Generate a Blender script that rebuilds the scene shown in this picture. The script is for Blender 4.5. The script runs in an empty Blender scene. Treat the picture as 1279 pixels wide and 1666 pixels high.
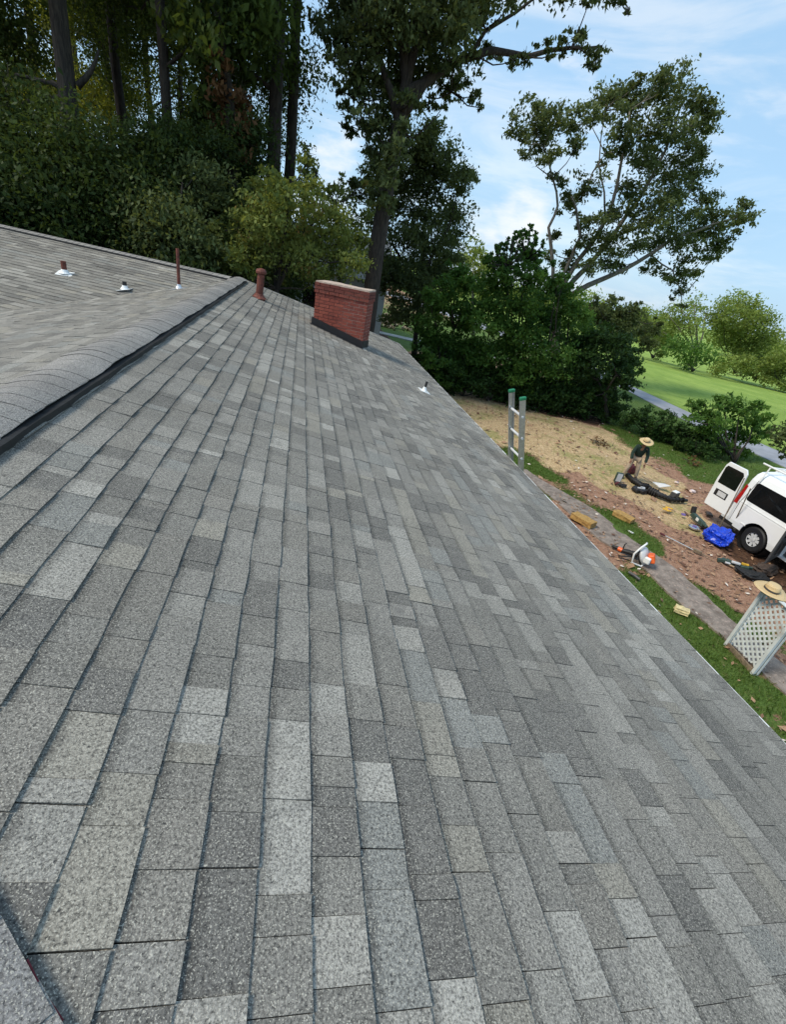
import bpy, math, random
import numpy as np
from mathutils import Vector, Matrix
random.seed(7); rng = np.random.default_rng(7)
S = bpy.context.scene
COL = S.collection
# ------------------------------------------------------------------ camera (solved from the vanishing points)
R = np.array([[0.97073487, 0.06829291, 0.23023878],
              [-0.16699918, -0.4970078, 0.85152482],
              [0.17258357, -0.86505452, -0.47105794]])
F0, CX, CY = 747.0, 639.5, 833.0
cam = bpy.data.cameras.new('camera'); camo = bpy.data.objects.new('camera', cam); COL.objects.link(camo)
cam.sensor_fit = 'VERTICAL'; cam.sensor_height = 24.0; cam.lens = 24.0 * F0 / 1666.0
cam.clip_start = 0.05; cam.clip_end = 1500
M = Matrix(((R[0, 0], -R[0, 1], -R[0, 2], 0), (R[1, 0], -R[1, 1], -R[1, 2], 0), (R[2, 0], -R[2, 1], -R[2, 2], 0), (0, 0, 0, 1)))
camo.matrix_world = M
S.camera = camo
# ------------------------------------------------------------------ sky, sun, exposure
SUN_EL, SUN_AZ = math.radians(50), math.radians(-98)      # azimuth from +Y towards +X : sun ahead and to the left, behind the wood
sund = Vector((math.sin(SUN_AZ) * math.cos(SUN_EL), math.cos(SUN_AZ) * math.cos(SUN_EL), math.sin(SUN_EL)))
W = bpy.data.worlds.new('World'); S.world = W; W.use_nodes = True
nt = W.node_tree; N = nt.nodes; L = nt.links; N.clear()
def nd(t, **k):
    n = N.new(t)
    for a, b in k.items(): setattr(n, a, b)
    return n
out = nd('ShaderNodeOutputWorld'); bg = nd('ShaderNodeBackground'); L.new(bg.outputs[0], out.inputs[0])
sky = nd('ShaderNodeTexSky', sky_type='NISHITA'); sky.sun_disc = False
sky.sun_elevation = SUN_EL; sky.sun_rotation = SUN_AZ; sky.air_density = 1.2; sky.dust_density = 1.0; sky.ozone_density = 1.6
bg.inputs[1].default_value = 0.12
tc = nd('ShaderNodeTexCoord')
def math_(op, a, b=None, c=None):
    n = nd('ShaderNodeMath', operation=op)
    for i, x in enumerate((a, b, c)):
        if x is None: continue
        if isinstance(x, (int, float)): n.inputs[i].default_value = x
        else: L.new(x, n.inputs[i])
    return n.outputs[0]
mp = nd('ShaderNodeMapping'); mp.inputs['Scale'].default_value = (1.6, 1.6, 4.2); mp.inputs['Location'].default_value = (1.3, 0.4, 0.35)
L.new(tc.outputs['Generated'], mp.inputs[0])
n1 = nd('ShaderNodeTexNoise'); n1.inputs['Scale'].default_value = 2.4; n1.inputs['Detail'].default_value = 9; n1.inputs['Roughness'].default_value = 0.56
L.new(mp.outputs[0], n1.inputs[0])
sep = nd('ShaderNodeSeparateXYZ'); L.new(tc.outputs['Generated'], sep.inputs[0])
# cumulus: a few heaps low over the trees, thin veil higher up
def blob(direction, r0, r1):
    vm = nd('ShaderNodeVectorMath', operation='DOT_PRODUCT'); L.new(tc.outputs['Generated'], vm.inputs[0]); vm.inputs[1].default_value = direction
    mr = nd('ShaderNodeMapRange'); mr.interpolation_type = 'SMOOTHSTEP'
    mr.inputs[1].default_value = math.cos(r1); mr.inputs[2].default_value = math.cos(r0); L.new(vm.outputs['Value'], mr.inputs[0]); return mr.outputs[0]
def raydir(px, py):
    d = R @ np.array([px - CX, py - CY, F0]); return d / np.linalg.norm(d)
cov = None
for (px, py, a, b) in [(545, 262, .01, .10), (850, 350, .0, .075), (775, 392, .0, .07), (1270, 590, .02, .08)]:
    o_ = blob(tuple(raydir(px, py)), a, b)
    cov = o_ if cov is None else math_('MAXIMUM', cov, o_)
lift = math_('MULTIPLY', cov, 0.135)
dens = math_('ADD', n1.outputs[0], lift)
cr = nd('ShaderNodeMapRange'); cr.interpolation_type = 'SMOOTHSTEP'; cr.inputs[1].default_value = .62; cr.inputs[2].default_value = .80
L.new(dens, cr.inputs[0])
n2 = nd('ShaderNodeTexNoise'); n2.inputs['Scale'].default_value = 1.4; n2.inputs['Detail'].default_value = 5
L.new(mp.outputs[0], n2.inputs[0])
veil = nd('ShaderNodeMapRange'); veil.inputs[1].default_value = .3; veil.inputs[2].default_value = .75; veil.inputs[3].default_value = .78; veil.inputs[4].default_value = .94
L.new(n2.outputs[0], veil.inputs[0])
mx = nd('ShaderNodeMix', data_type='RGBA'); L.new(veil.outputs[0], mx.inputs[0]); L.new(sky.outputs[0], mx.inputs[6]); 
n3 = nd('ShaderNodeTexNoise'); n3.inputs['Scale'].default_value = 3.2; n3.inputs['Detail'].default_value = 7; n3.inputs['Roughness'].default_value = .6; n3.inputs['Distortion'].default_value = .6
mp3 = nd('ShaderNodeMapping'); mp3.inputs['Scale'].default_value = (1.0, 1.0, 5.5); mp3.inputs['Rotation'].default_value = (.12, .18, 0); L.new(tc.outputs['Generated'], mp3.inputs[0]); L.new(mp3.outputs[0], n3.inputs[0])
wsp = nd('ShaderNodeMapRange'); wsp.interpolation_type = 'SMOOTHSTEP'; wsp.inputs[1].default_value = .42; wsp.inputs[2].default_value = .72; L.new(n3.outputs[0], wsp.inputs[0])
mxw = nd('ShaderNodeMix', data_type='RGBA'); L.new(wsp.outputs[0], mxw.inputs[0]); mxw.inputs[6].default_value = (1.50, 2.40, 3.36, 1); mxw.inputs[7].default_value = (2.55, 3.05, 3.55, 1); L.new(mxw.outputs[2], mx.inputs[7])
mx2 = nd('ShaderNodeMix', data_type='RGBA'); L.new(cr.outputs[0], mx2.inputs[0]); L.new(mx.outputs[2], mx2.inputs[6]); mx2.inputs[7].default_value = (3.7, 3.8, 3.95, 1)
L.new(mx2.outputs[2], bg.inputs[0])
sl = bpy.data.lights.new('sun', 'SUN'); so = bpy.data.objects.new('sun', sl); COL.objects.link(so)
sl.energy = 1.5; sl.angle = math.radians(18); sl.color = (1.0, 0.90, 0.74)
so.rotation_euler = sund.to_track_quat('Z', 'Y').to_euler()
vs = S.view_settings; vs.view_transform = 'Standard'; vs.look = 'None'; vs.gamma = 1; vs.use_curve_mapping = False; vs.exposure = 1.18
S.render.engine = 'CYCLES'
S.cycles.max_bounces = 6; S.cycles.transparent_max_bounces = 4
# ------------------------------------------------------------------ helpers
GZ = -5.2                                   # level of the yard below the camera
def ray(px, py): return R @ np.array([px - CX, py - CY, F0])
def at(px, py, h=0.0):                      # point of the yard (or h above it) seen at a photo pixel
    r = ray(px, py); return Vector(r * ((GZ + h) / r[2]))
def aty(px, py, y):
    r = ray(px, py); return Vector(r * (y / r[1]))
def tag(o, label=None, cat=None, group=None, kind=None):
    if label: o['label'] = label
    if cat: o['category'] = cat
    if group: o['group'] = group
    if kind: o['kind'] = kind
    return o
def worldloc(o):
    v = Vector((0, 0, 0))
    while o is not None: v += o.location; o = o.parent
    return v
def empty(name, loc, label=None, cat=None, group=None, rz=0, parent=None):
    o = bpy.data.objects.new(name, None); COL.objects.link(o); o.location = loc; o.rotation_euler = (0, 0, rz); o.empty_display_size = .1
    if parent: o.parent = parent
    return tag(o, label, cat, group)
class MB:
    def __init__(s): s.v = []; s.f = []; s.c = []; s.mi = []; s.col = None
    def add(s, vs, fs, col=None, mi=0):
        b = len(s.v); s.v += [tuple(p) for p in vs]; s.f += [tuple(i + b for i in f) for f in fs]; s.mi += [mi] * len(fs)
        s.c += [col or (1, 1, 1)] * len(vs); return s
    def box(s, c, size, rot=None, col=None, mi=0, taper=1.0):
        hx, hy, hz = [d / 2 for d in size]
        P = [Vector((sx * hx * (taper if sz > 0 else 1), sy * hy * (taper if sz > 0 else 1), sz * hz)) for sz in (-1, 1) for sy in (-1, 1) for sx in (-1, 1)]
        if rot is not None: P = [rot @ p for p in P]
        c = Vector(c)
        return s.add([p + c for p in P], [(0, 2, 3, 1), (4, 5, 7, 6), (0, 1, 5, 4), (1, 3, 7, 5), (3, 2, 6, 7), (2, 0, 4, 6)], col, mi)
    def tube(s, pts, rad, n=8, cap=True, mi=0, col=None, flat=1.0):
        pts = [Vector(p) for p in pts]
        if isinstance(rad, (int, float)): rad = [rad] * len(pts)
        vs = []; up = None
        for i, p in enumerate(pts):
            t = (pts[min(i + 1, len(pts) - 1)] - pts[max(i - 1, 0)])
            if t.length < 1e-9: t = Vector((0, 0, 1))
            t.normalize()
            if up is None: up = t.orthogonal().normalized()
            up = (up - t * up.dot(t))
            if up.length < 1e-6: up = t.orthogonal()
            up.normalize(); sd = t.cross(up)
            for k in range(n):
                a = 2 * math.pi * k / n
                vs.append(p + (up * math.cos(a) * flat + sd * math.sin(a)) * rad[i])
        fs = [(i * n + k, i * n + (k + 1) % n, (i + 1) * n + (k + 1) % n, (i + 1) * n + k) for i in range(len(pts) - 1) for k in range(n)]
        if cap: fs += [tuple(reversed(range(n))), tuple((len(pts) - 1) * n + k for k in range(n))]
        return s.add(vs, fs, col, mi)
    def lathe(s, prof, c=(0, 0, 0), n=20, rot=None, mi=0, col=None, wob=None):
        c = Vector(c); vs = []
        for (r, z) in prof:
            for k in range(n):
                a = 2 * math.pi * k / n; p = Vector((r * math.cos(a), r * math.sin(a), z + (wob(a, r) if wob else 0)))
                vs.append((rot @ p if rot is not None else p) + c)
        m = len(prof)
        fs = [(i * n + k, i * n + (k + 1) % n, (i + 1) * n + (k + 1) % n, (i + 1) * n + k) for i in range(m - 1) for k in range(n)]
        fs += [tuple(reversed(range(n))), tuple((m - 1) * n + k for k in range(n))]
        return s.add(vs, fs, col, mi)
    def prism(s, poly, axis_vec, mi=0, col=None):
        a = Vector(axis_vec); n = len(poly); P = [Vector(p) for p in poly]
        return s.add(P + [p + a for p in P], [tuple(reversed(range(n))), tuple(range(n, 2 * n))] + [(i, (i + 1) % n, n + (i + 1) % n, n + i) for i in range(n)], col, mi)
    def build(s, name, mat, parent=None, smooth=False, world=False, colors=False, bevel=0, **tg):
        me = bpy.data.meshes.new(name)
        off = worldloc(parent) if (world and parent) else Vector((0, 0, 0))
        me.from_pydata([tuple(Vector(p) - off) for p in s.v] if world and parent else s.v, [], s.f)
        for m in (mat if isinstance(mat, (list, tuple)) else [mat]): me.materials.append(m)
        if any(s.mi): me.polygons.foreach_set('material_index', s.mi)
        if colors:
            ca = me.color_attributes.new('tint', 'FLOAT_COLOR', 'POINT')
            ca.data.foreach_set('color', np.c_[np.array(s.c, dtype=np.float32), np.ones(len(s.c), dtype=np.float32)].ravel())
        if smooth: me.polygons.foreach_set('use_smooth', [True] * len(me.polygons))
        me.update()
        o = bpy.data.objects.new(name, me); COL.objects.link(o)
        if parent: o.parent = parent
        if bevel:
            b = o.modifiers.new('bevel', 'BEVEL'); b.width = bevel; b.segments = 2; b.limit_method = 'ANGLE'; b.angle_limit = math.radians(40)
        return tag(o, **tg)
def freeze(o):
    dg = bpy.context.evaluated_depsgraph_get(); me = bpy.data.meshes.new_from_object(o.evaluated_get(dg)); o.modifiers.clear(); o.data = me; return o
def copy_thing(o, parent=None):
    c = o.copy(); COL.objects.link(c)
    if parent: c.parent = parent
    for ch in o.children: copy_thing(ch, c)
    return c
# ------------------------------------------------------------------ materials
class MT:
    def __init__(s, name):
        s.m = bpy.data.materials.new(name); s.m.use_nodes = True; s.t = s.m.node_tree; s.t.nodes.clear()
        s.out = s.n('ShaderNodeOutputMaterial'); s.b = s.n('ShaderNodeBsdfPrincipled'); s.l(s.b.outputs[0], s.out.inputs[0])
    def n(s, t, **k):
        x = s.t.nodes.new(t)
        for a, b in k.items(): setattr(x, a, b)
        return x
    def l(s, a, b): s.t.links.new(a, b)
    def noise(s, scale, detail=4, rough=.55, vec=None, dist=0):
        x = s.n('ShaderNodeTexNoise'); x.inputs['Scale'].default_value = scale; x.inputs['Detail'].default_value = detail; x.inputs['Roughness'].default_value = rough
        x.inputs['Distortion'].default_value = dist
        if vec is not None: s.l(vec, x.inputs['Vector'])
        return x.outputs[0]
    def rmp(s, v, a, b, c=0., d=1., smooth=True):
        x = s.n('ShaderNodeMapRange')
        if smooth: x.interpolation_type = 'SMOOTHSTEP'
        for i, q in enumerate((a, b, c, d)): x.inputs[i + 1].default_value = q
        s.l(v, x.inputs[0]); return x.outputs[0]
    def mix(s, f, a, b, mode='MIX'):
        x = s.n('ShaderNodeMix', data_type='RGBA', blend_type=mode)
        for i, q in ((0, f), (6, a), (7, b)):
            if isinstance(q, (int, float)): x.inputs[i].default_value = q
            elif isinstance(q, tuple): x.inputs[i].default_value = (*q, 1)
            else: s.l(q, x.inputs[i])
        return x.outputs[2]
    def ma(s, op, a, b=None):
        x = s.n('ShaderNodeMath', operation=op)
        for i, q in enumerate((a, b)):
            if q is None: continue
            if isinstance(q, (int, float)): x.inputs[i].default_value = q
            else: s.l(q, x.inputs[i])
        return x.outputs[0]
    def pos(s): return s.n('ShaderNodeNewGeometry').outputs['Position']
    def obj(s): return s.n('ShaderNodeTexCoord').outputs['Object']
    def bump(s, h, strength, dist):
        x = s.n('ShaderNodeBump'); x.inputs['Strength'].default_value = strength; x.inputs['Distance'].default_value = dist; s.l(h, x.inputs['Height']); s.l(x.outputs[0], s.b.inputs['Normal']); return x
    def set(s, **k):
        for a, v in k.items():
            i = s.b.inputs[a.replace('_', ' ')]
            if isinstance(v, (int, float)): i.default_value = v
            elif isinstance(v, tuple): i.default_value = (*v, 1)
            else: s.l(v, i)
        return s
def simple(name, col, rough=.6, metal=0., var=.25, scale=12, bump=0.0, spec=.5, dirt=None):
    m = MT(name); v = m.obj(); no = m.noise(scale, 5, .6, v)
    c = m.mix(m.rmp(no, .3, .7), tuple(x * (1 - var) for x in col), tuple(min(1, x * (1 + var)) for x in col))
    if dirt: c = m.mix(m.rmp(m.noise(scale * .35, 6, .7, v), .5, .72, 0, .8), c, dirt)
    m.set(Base_Color=c, Roughness=rough, Metallic=metal, Specular_IOR_Level=spec)
    if bump: m.bump(no, bump, .01)
    return m.m
def shingle_mat(name, cap=False):
    m = MT(name); p = m.pos()
    ca = m.n('ShaderNodeVertexColor', layer_name='tint').outputs[0]
    g1 = m.noise(135, 3, .75, p); g2 = m.noise(250, 2, .55, p); big = m.noise(1.3, 4, .6, p); mid = m.noise(9, 4, .6, p)
    k = m.rmp(g1, .34, .66, .30, 1.50, False)
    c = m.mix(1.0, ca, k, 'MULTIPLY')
    sc_ = m.n('ShaderNodeSeparateColor'); m.l(ca, sc_.inputs[0]); c = m.mix(m.ma('MULTIPLY', m.rmp(g2, .57, .66, 0, .72), m.rmp(sc_.outputs[0], .03, .10)), c, (.54, .51, .43))
    c = m.mix(m.rmp(g1, .40, .28, 0, .7), c, (.03, .03, .034))
    # worn and stained stretches
    c = m.mix(1.0, c, m.rmp(big, .3, .7, .86, 1.14, False), 'MULTIPLY')
    c = m.mix(m.rmp(m.ma('ADD', m.ma('MULTIPLY', mid, .4), m.ma('MULTIPLY', m.noise(2.6, 3, .6, p), .6)), .57, .68, 0, .42), c, (.075, .073, .070))
    m.set(Base_Color=c, Roughness=.88, Specular_IOR_Level=.5)
    m.bump(m.ma('ADD', g1, g2), .55, .0028)
    return m.m
MATS = {}
MATS['shingle'] = shingle_mat('asphalt_shingle')
MATS['deck'] = simple('roof_underlay', (.012, .012, .013), .95)
MATS['black'] = simple('black_rubber', (.012, .012, .013), .6, var=.3, scale=30)
MATS['blackmetal'] = simple('black_flashing', (.010, .010, .012), .5, scale=8)
MATS['white'] = simple('white_paint', (.78, .79, .78), .4, var=.04)
MATS['whitewood'] = simple('weathered_white_paint', (.58, .62, .62), .6, var=.08, scale=6, dirt=(.30, .28, .24))
MATS['galv'] = simple('galvanised_flashing', (.62, .63, .65), .35, .6, var=.12)
MATS['alu'] = simple('ladder_aluminium', (.52, .53, .53), .34, .85, var=.12, scale=25)
MATS['rust'] = simple('rusty_pipe', (.13, .035, .022), .7, .1, var=.45, scale=22, bump=.3, dirt=(.07, .03, .02))
MATS['green_plastic'] = simple('green_plastic', (.01, .16, .07), .4)
MATS['wood'] = simple('weathered_wood', (.20, .15, .10), .8, var=.4, scale=10)
MATS['palewood'] = simple('pale_cut_wood', (.52, .40, .27), .8, var=.3, scale=9)
MATS['tan'] = simple('tan_foam', (.36, .22, .07), .9, var=.25, scale=18, bump=.6, dirt=(.2, .11, .03))
MATS['cream'] = simple('cream_foam', (.62, .52, .28), .9, var=.2, scale=14)
MATS['orange'] = simple('orange_plastic', (.72, .12, .02), .35, var=.08)
MATS['greyplastic'] = simple('light_grey_plastic', (.55, .56, .57), .4, var=.08)
MATS['darkgrey'] = simple('dark_grey_plastic', (.05, .052, .055), .5)
MATS['yellow'] = simple('yellow_plastic', (.62, .36, .03), .5)
MATS['purple'] = simple('purple_cloth', (.14, .10, .3), .8)
MATS['maroon'] = simple('maroon_cloth', (.07, .012, .018), .85)
MATS['darkgreen'] = simple('dark_green_plastic', (.03, .06, .05), .5)
MATS['pink'] = simple('pale_pink_paper', (.75, .62, .6), .8)
MATS['steel'] = simple('polished_steel', (.6, .6, .62), .22, .95, var=.1)
MATS['glass'] = simple('tinted_glass', (.006, .007, .008), .06, 0, var=.1, spec=.6)
MATS['vanpaint'] = simple('white_van_paint', (.80, .82, .83), .22, 0, var=.02, scale=2)
MATS['red'] = simple('red_lamp', (.38, .01, .01), .25)
MATS['skin'] = simple('skin', (.23, .12, .075), .6, var=.1)
MATS['shirt'] = simple('dark_green_shirt', (.012, .032, .024), .9, var=.3, scale=20)
MATS['khaki'] = simple('khaki_trousers', (.42, .33, .24), .9, var=.2, scale=14)
MATS['boots'] = simple('brown_boots', (.06, .04, .03), .7)
MATS['concrete'] = simple('pale_concrete', (.36, .35, .33), .9, var=.15, scale=2)
MATS['asphalt'] = simple('grey_asphalt', (.27, .28, .31), .8, var=.15, scale=1.5)
MATS['roofgrey'] = simple('grey_roofing', (.20, .20, .20), .9, var=.2, scale=3)
MATS['siding'] = simple('pale_siding', (.42, .44, .42), .8, var=.08, scale=2)
MATS['housebrick'] = simple('red_wall', (.24, .08, .055), .9, var=.3, scale=9, bump=.3)
def straw_mat():
    m = MT('woven_straw'); v = m.obj(); w = m.n('ShaderNodeTexWave', wave_type='RINGS', rings_direction='Z'); w.inputs['Scale'].default_value = 28; w.inputs['Distortion'].default_value = 1.2; m.l(v, w.inputs[0])
    c = m.mix(m.rmp(w.outputs[1], .2, .8), (.46, .31, .13), (.68, .50, .25)); c = m.mix(m.rmp(m.noise(60, 3, .6, v), .35, .65), c, (.60, .46, .27))
    m.set(Base_Color=c, Roughness=.8); m.bump(w.outputs[1], .5, .003); return m.m
MATS['straw'] = straw_mat()
def tarp_mat():
    m = MT('blue_tarp'); v = m.obj(); no = m.noise(5, 5, .6, v, 1.5)
    m.set(Base_Color=m.mix(m.rmp(no, .35, .65), (.004, .035, .42), (.012, .07, .66)), Roughness=.32, Specular_IOR_Level=.6); m.bump(no, .5, .04); return m.m
MATS['tarp'] = tarp_mat()
def brick_mat():
    m = MT('chimney_brick'); oi = m.n('ShaderNodeObjectInfo'); p = m.pos()
    c = m.mix(oi.outputs['Random'], (.21, .040, .024), (.34, .082, .048)); no = m.noise(40, 5, .6, p)
    c = m.mix(m.rmp(no, .3, .75), c, (.12, .028, .022)); c = m.mix(m.rmp(m.noise(5, 4, .6, p), .52, .7, 0, .6), c, (.08, .02, .016)); sz_ = m.n('ShaderNodeSeparateXYZ'); m.l(p, sz_.inputs[0]); c = m.mix(m.rmp(m.ma('ADD', sz_.outputs[2], m.ma('MULTIPLY', m.noise(9, 4, .6, p), .12)), -.80, -.70, 0, .5), c, (.06, .018, .014))
    m.set(Base_Color=c, Roughness=.85); m.bump(no, .6, .006); return m.m
MATS['brick'] = brick_mat()
def mortar_mat():
    m = MT('brick_mortar'); p = m.pos(); sx = m.n('ShaderNodeSeparateXYZ'); m.l(p, sx.inputs[0])
    f = m.rmp(m.ma('ADD', sx.outputs[0], m.ma('MULTIPLY', m.noise(6, 3, .6, p), .5)), 1.0, 1.35)
    m.set(Base_Color=m.mix(f, (.12, .05, .04), (.50, .36, .29)), Roughness=.95); return m.m
MATS['mortar'] = mortar_mat()
MATS['crown'] = simple('mortar_crown', (.46, .36, .29), .95, var=.18, scale=12, bump=.5)
def bark_mat(name, a, b):
    m = MT(name); v = m.obj(); mp_ = m.n('ShaderNodeMapping'); mp_.inputs['Scale'].default_value = (9, 9, 1.6); m.l(v, mp_.inputs[0])
    no = m.noise(1.6, 6, .65, mp_.outputs[0], .6)
    m.set(Base_Color=m.mix(m.rmp(no, .35, .65), a, b), Roughness=.95); m.bump(no, .8, .06); return m.m
MATS['bark'] = bark_mat('dark_bark', (.020, .016, .013), (.058, .047, .037))
MATS['palebark'] = bark_mat('pale_bark', (.10, .09, .075), (.25, .22, .18))
def leaf_mat(name, dark, light, trans=.35, alt=None):
    m = MT(name); at_ = m.n('ShaderNodeAttribute', attribute_name='v'); c = m.mix(at_.outputs['Fac'], dark, light)
    if alt: c = m.mix(m.rmp(at_.outputs['Fac'], .96, .99), c, alt)
    m.set(Base_Color=c, Roughness=.6, Specular_IOR_Level=.16)
    tr = m.n('ShaderNodeBsdfTranslucent'); m.l(m.mix(.45, c, tuple(min(1, x) for x in (light[0] * 1.7, light[1] * 1.5, light[2] * .7))), tr.inputs[0])
    mxs = m.n('ShaderNodeMixShader'); mxs.inputs[0].default_value = trans
    m.l(m.b.outputs[0], mxs.inputs[1]); m.l(tr.outputs[0], mxs.inputs[2]); m.l(mxs.outputs[0], m.out.inputs[0]); return m.m
LF = {
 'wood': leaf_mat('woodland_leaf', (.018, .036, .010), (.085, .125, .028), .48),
 'woodlit': leaf_mat('sun_painted_woodland_leaf', (.045, .068, .012), (.21, .235, .036), .5),  # lit copy of 'wood': sunlight on the back trees painted into the leaf colour
 'under': leaf_mat('understory_leaf', (.014, .032, .009), (.066, .100, .026), .35),
 'dogwood': leaf_mat('olive_dogwood_leaf', (.075, .115, .028), (.25, .29, .08), .4, (.26, .17, .06)),
 'oak': leaf_mat('oak_leaf', (.032, .052, .020), (.145, .185, .070), .38),
 'brown': leaf_mat('dead_leaf', (.09, .045, .02), (.22, .12, .055), .3),
 'bush': leaf_mat('garden_shrub_leaf', (.028, .075, .015), (.125, .235, .045), .38),
 'bushdark': leaf_mat('dark_shrub_leaf', (.014, .036, .010), (.055, .11, .026), .3),
 'far': leaf_mat('far_tree_leaf', (.10, .15, .035), (.28, .35, .09), .4),
 'grass': leaf_mat('grass_blade', (.05, .095, .014), (.15, .23, .05), .3, (.26, .22, .10)),
}
# ------------------------------------------------------------------ ground
GR_XS = np.unique(np.r_[np.arange(-400, -40, 40), np.arange(-40, 3, 3), np.arange(3, 28, .22), np.arange(28, 60, 2), np.arange(60, 140, 8), np.arange(140, 700, 60)])
GR_YS = np.unique(np.r_[np.arange(-200, -10, 30), np.arange(-10, 0, 1.5), np.arange(0, 34, .22), np.arange(34, 80, 2), np.arange(80, 160, 8), np.arange(160, 900, 60)])
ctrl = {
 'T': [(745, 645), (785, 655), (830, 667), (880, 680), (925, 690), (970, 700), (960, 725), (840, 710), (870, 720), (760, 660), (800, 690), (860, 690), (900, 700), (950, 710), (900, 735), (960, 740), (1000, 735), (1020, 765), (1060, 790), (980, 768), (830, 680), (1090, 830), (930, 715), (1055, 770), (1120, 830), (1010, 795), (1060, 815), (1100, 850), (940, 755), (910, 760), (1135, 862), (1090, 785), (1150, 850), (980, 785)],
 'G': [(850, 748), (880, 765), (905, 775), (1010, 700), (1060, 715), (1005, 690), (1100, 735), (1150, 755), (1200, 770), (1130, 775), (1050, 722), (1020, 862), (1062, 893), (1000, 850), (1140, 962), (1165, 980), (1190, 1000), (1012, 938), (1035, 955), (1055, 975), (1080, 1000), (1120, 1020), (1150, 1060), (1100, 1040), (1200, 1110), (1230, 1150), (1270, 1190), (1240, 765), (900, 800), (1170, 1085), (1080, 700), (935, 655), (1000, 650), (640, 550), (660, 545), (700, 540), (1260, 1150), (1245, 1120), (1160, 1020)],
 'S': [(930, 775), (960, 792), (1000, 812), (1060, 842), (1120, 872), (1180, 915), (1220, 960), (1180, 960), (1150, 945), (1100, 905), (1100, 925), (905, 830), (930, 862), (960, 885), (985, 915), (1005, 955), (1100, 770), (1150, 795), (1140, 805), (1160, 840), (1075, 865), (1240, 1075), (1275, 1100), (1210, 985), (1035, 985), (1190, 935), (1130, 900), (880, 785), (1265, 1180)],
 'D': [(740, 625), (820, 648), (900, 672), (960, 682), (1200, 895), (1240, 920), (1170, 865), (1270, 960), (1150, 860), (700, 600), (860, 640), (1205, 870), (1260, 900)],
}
CP = []; CT = []
for k_, t_ in (('G', (1, 0, 0)), ('T', (0, 1, 0)), ('D', (0, 0, 1)), ('S', (0, 0, 0))):
    for p_ in ctrl[k_]:
        a_ = at(*p_); CP.append((a_.x, a_.y)); CT.append(t_)
CP = np.array(CP); CT = np.array(CT, float)
def cover(x, y):
    x = np.asarray(x, float).ravel(); y = np.asarray(y, float).ravel()
    d2 = (x[:, None] - CP[None, :, 0]) ** 2 + (y[:, None] - CP[None, :, 1]) ** 2
    w = 1 / (d2 + .03) ** 2; c = (w @ CT) / w.sum(1)[:, None]
    far = np.clip((x - 21.5) / 1.5, 0, 1)[:, None]; c = c * (1 - far) + np.array([[1, 0, 0]]) * far
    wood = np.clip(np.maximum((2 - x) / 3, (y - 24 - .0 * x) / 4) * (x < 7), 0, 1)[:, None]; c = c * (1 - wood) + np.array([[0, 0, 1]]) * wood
    return c
def ground_h(x, y):
    x = np.asarray(x, float); y = np.asarray(y, float)
    h = .035 * np.sin(x * .9 + y * .31) * np.sin(y * .7 - x * .2) + .02 * np.sin(x * 2.3) * np.sin(y * 2.1 + 1)
    near = (x > 3) & (x < 21)
    h = np.where(near, h - .02, 0)
    f = np.clip((x - 27) / 60, 0, 1); h = h + f * f * (3 - 2 * f) * (-1.2 + .9 * np.sin(y * .045 + 1.0))
    return h
XX, YY = np.meshgrid(GR_XS, GR_YS, indexing='ij')
gv = np.stack([XX, YY, GZ + ground_h(XX, YY)], -1).reshape(-1, 3)
nx_, ny_ = len(GR_XS), len(GR_YS); ii, jj = np.meshgrid(np.arange(nx_ - 1), np.arange(ny_ - 1), indexing='ij'); q = (ii * ny_ + jj).ravel()
gf = np.stack([q, q + ny_, q + ny_ + 1, q + 1], 1)
def fast_mesh(name, V, Fq, mat, parent=None, attr=None, smooth=False):
    me = bpy.data.meshes.new(name); k = Fq.shape[1]
    me.vertices.add(len(V)); me.vertices.foreach_set('co', np.ascontiguousarray(V, dtype=np.float32).ravel())
    me.loops.add(Fq.size); me.loops.foreach_set('vertex_index', np.ascontiguousarray(Fq, dtype=np.int32).ravel())
    me.polygons.add(len(Fq)); me.polygons.foreach_set('loop_start', np.arange(0, Fq.size, k, dtype=np.int32)); me.polygons.foreach_set('loop_total', np.full(len(Fq), k, dtype=np.int32))
    if smooth: me.polygons.foreach_set('use_smooth', np.ones(len(Fq), dtype=bool))
    me.materials.append(mat)
    if attr is not None:
        a = me.attributes.new('v', 'FLOAT', 'FACE'); a.data.foreach_set('value', np.asarray(attr, dtype=np.float32))
    me.update(calc_edges=True)
    o = bpy.data.objects.new(name, me); COL.objects.link(o)
    if parent: o.parent = parent
    return o
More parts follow.
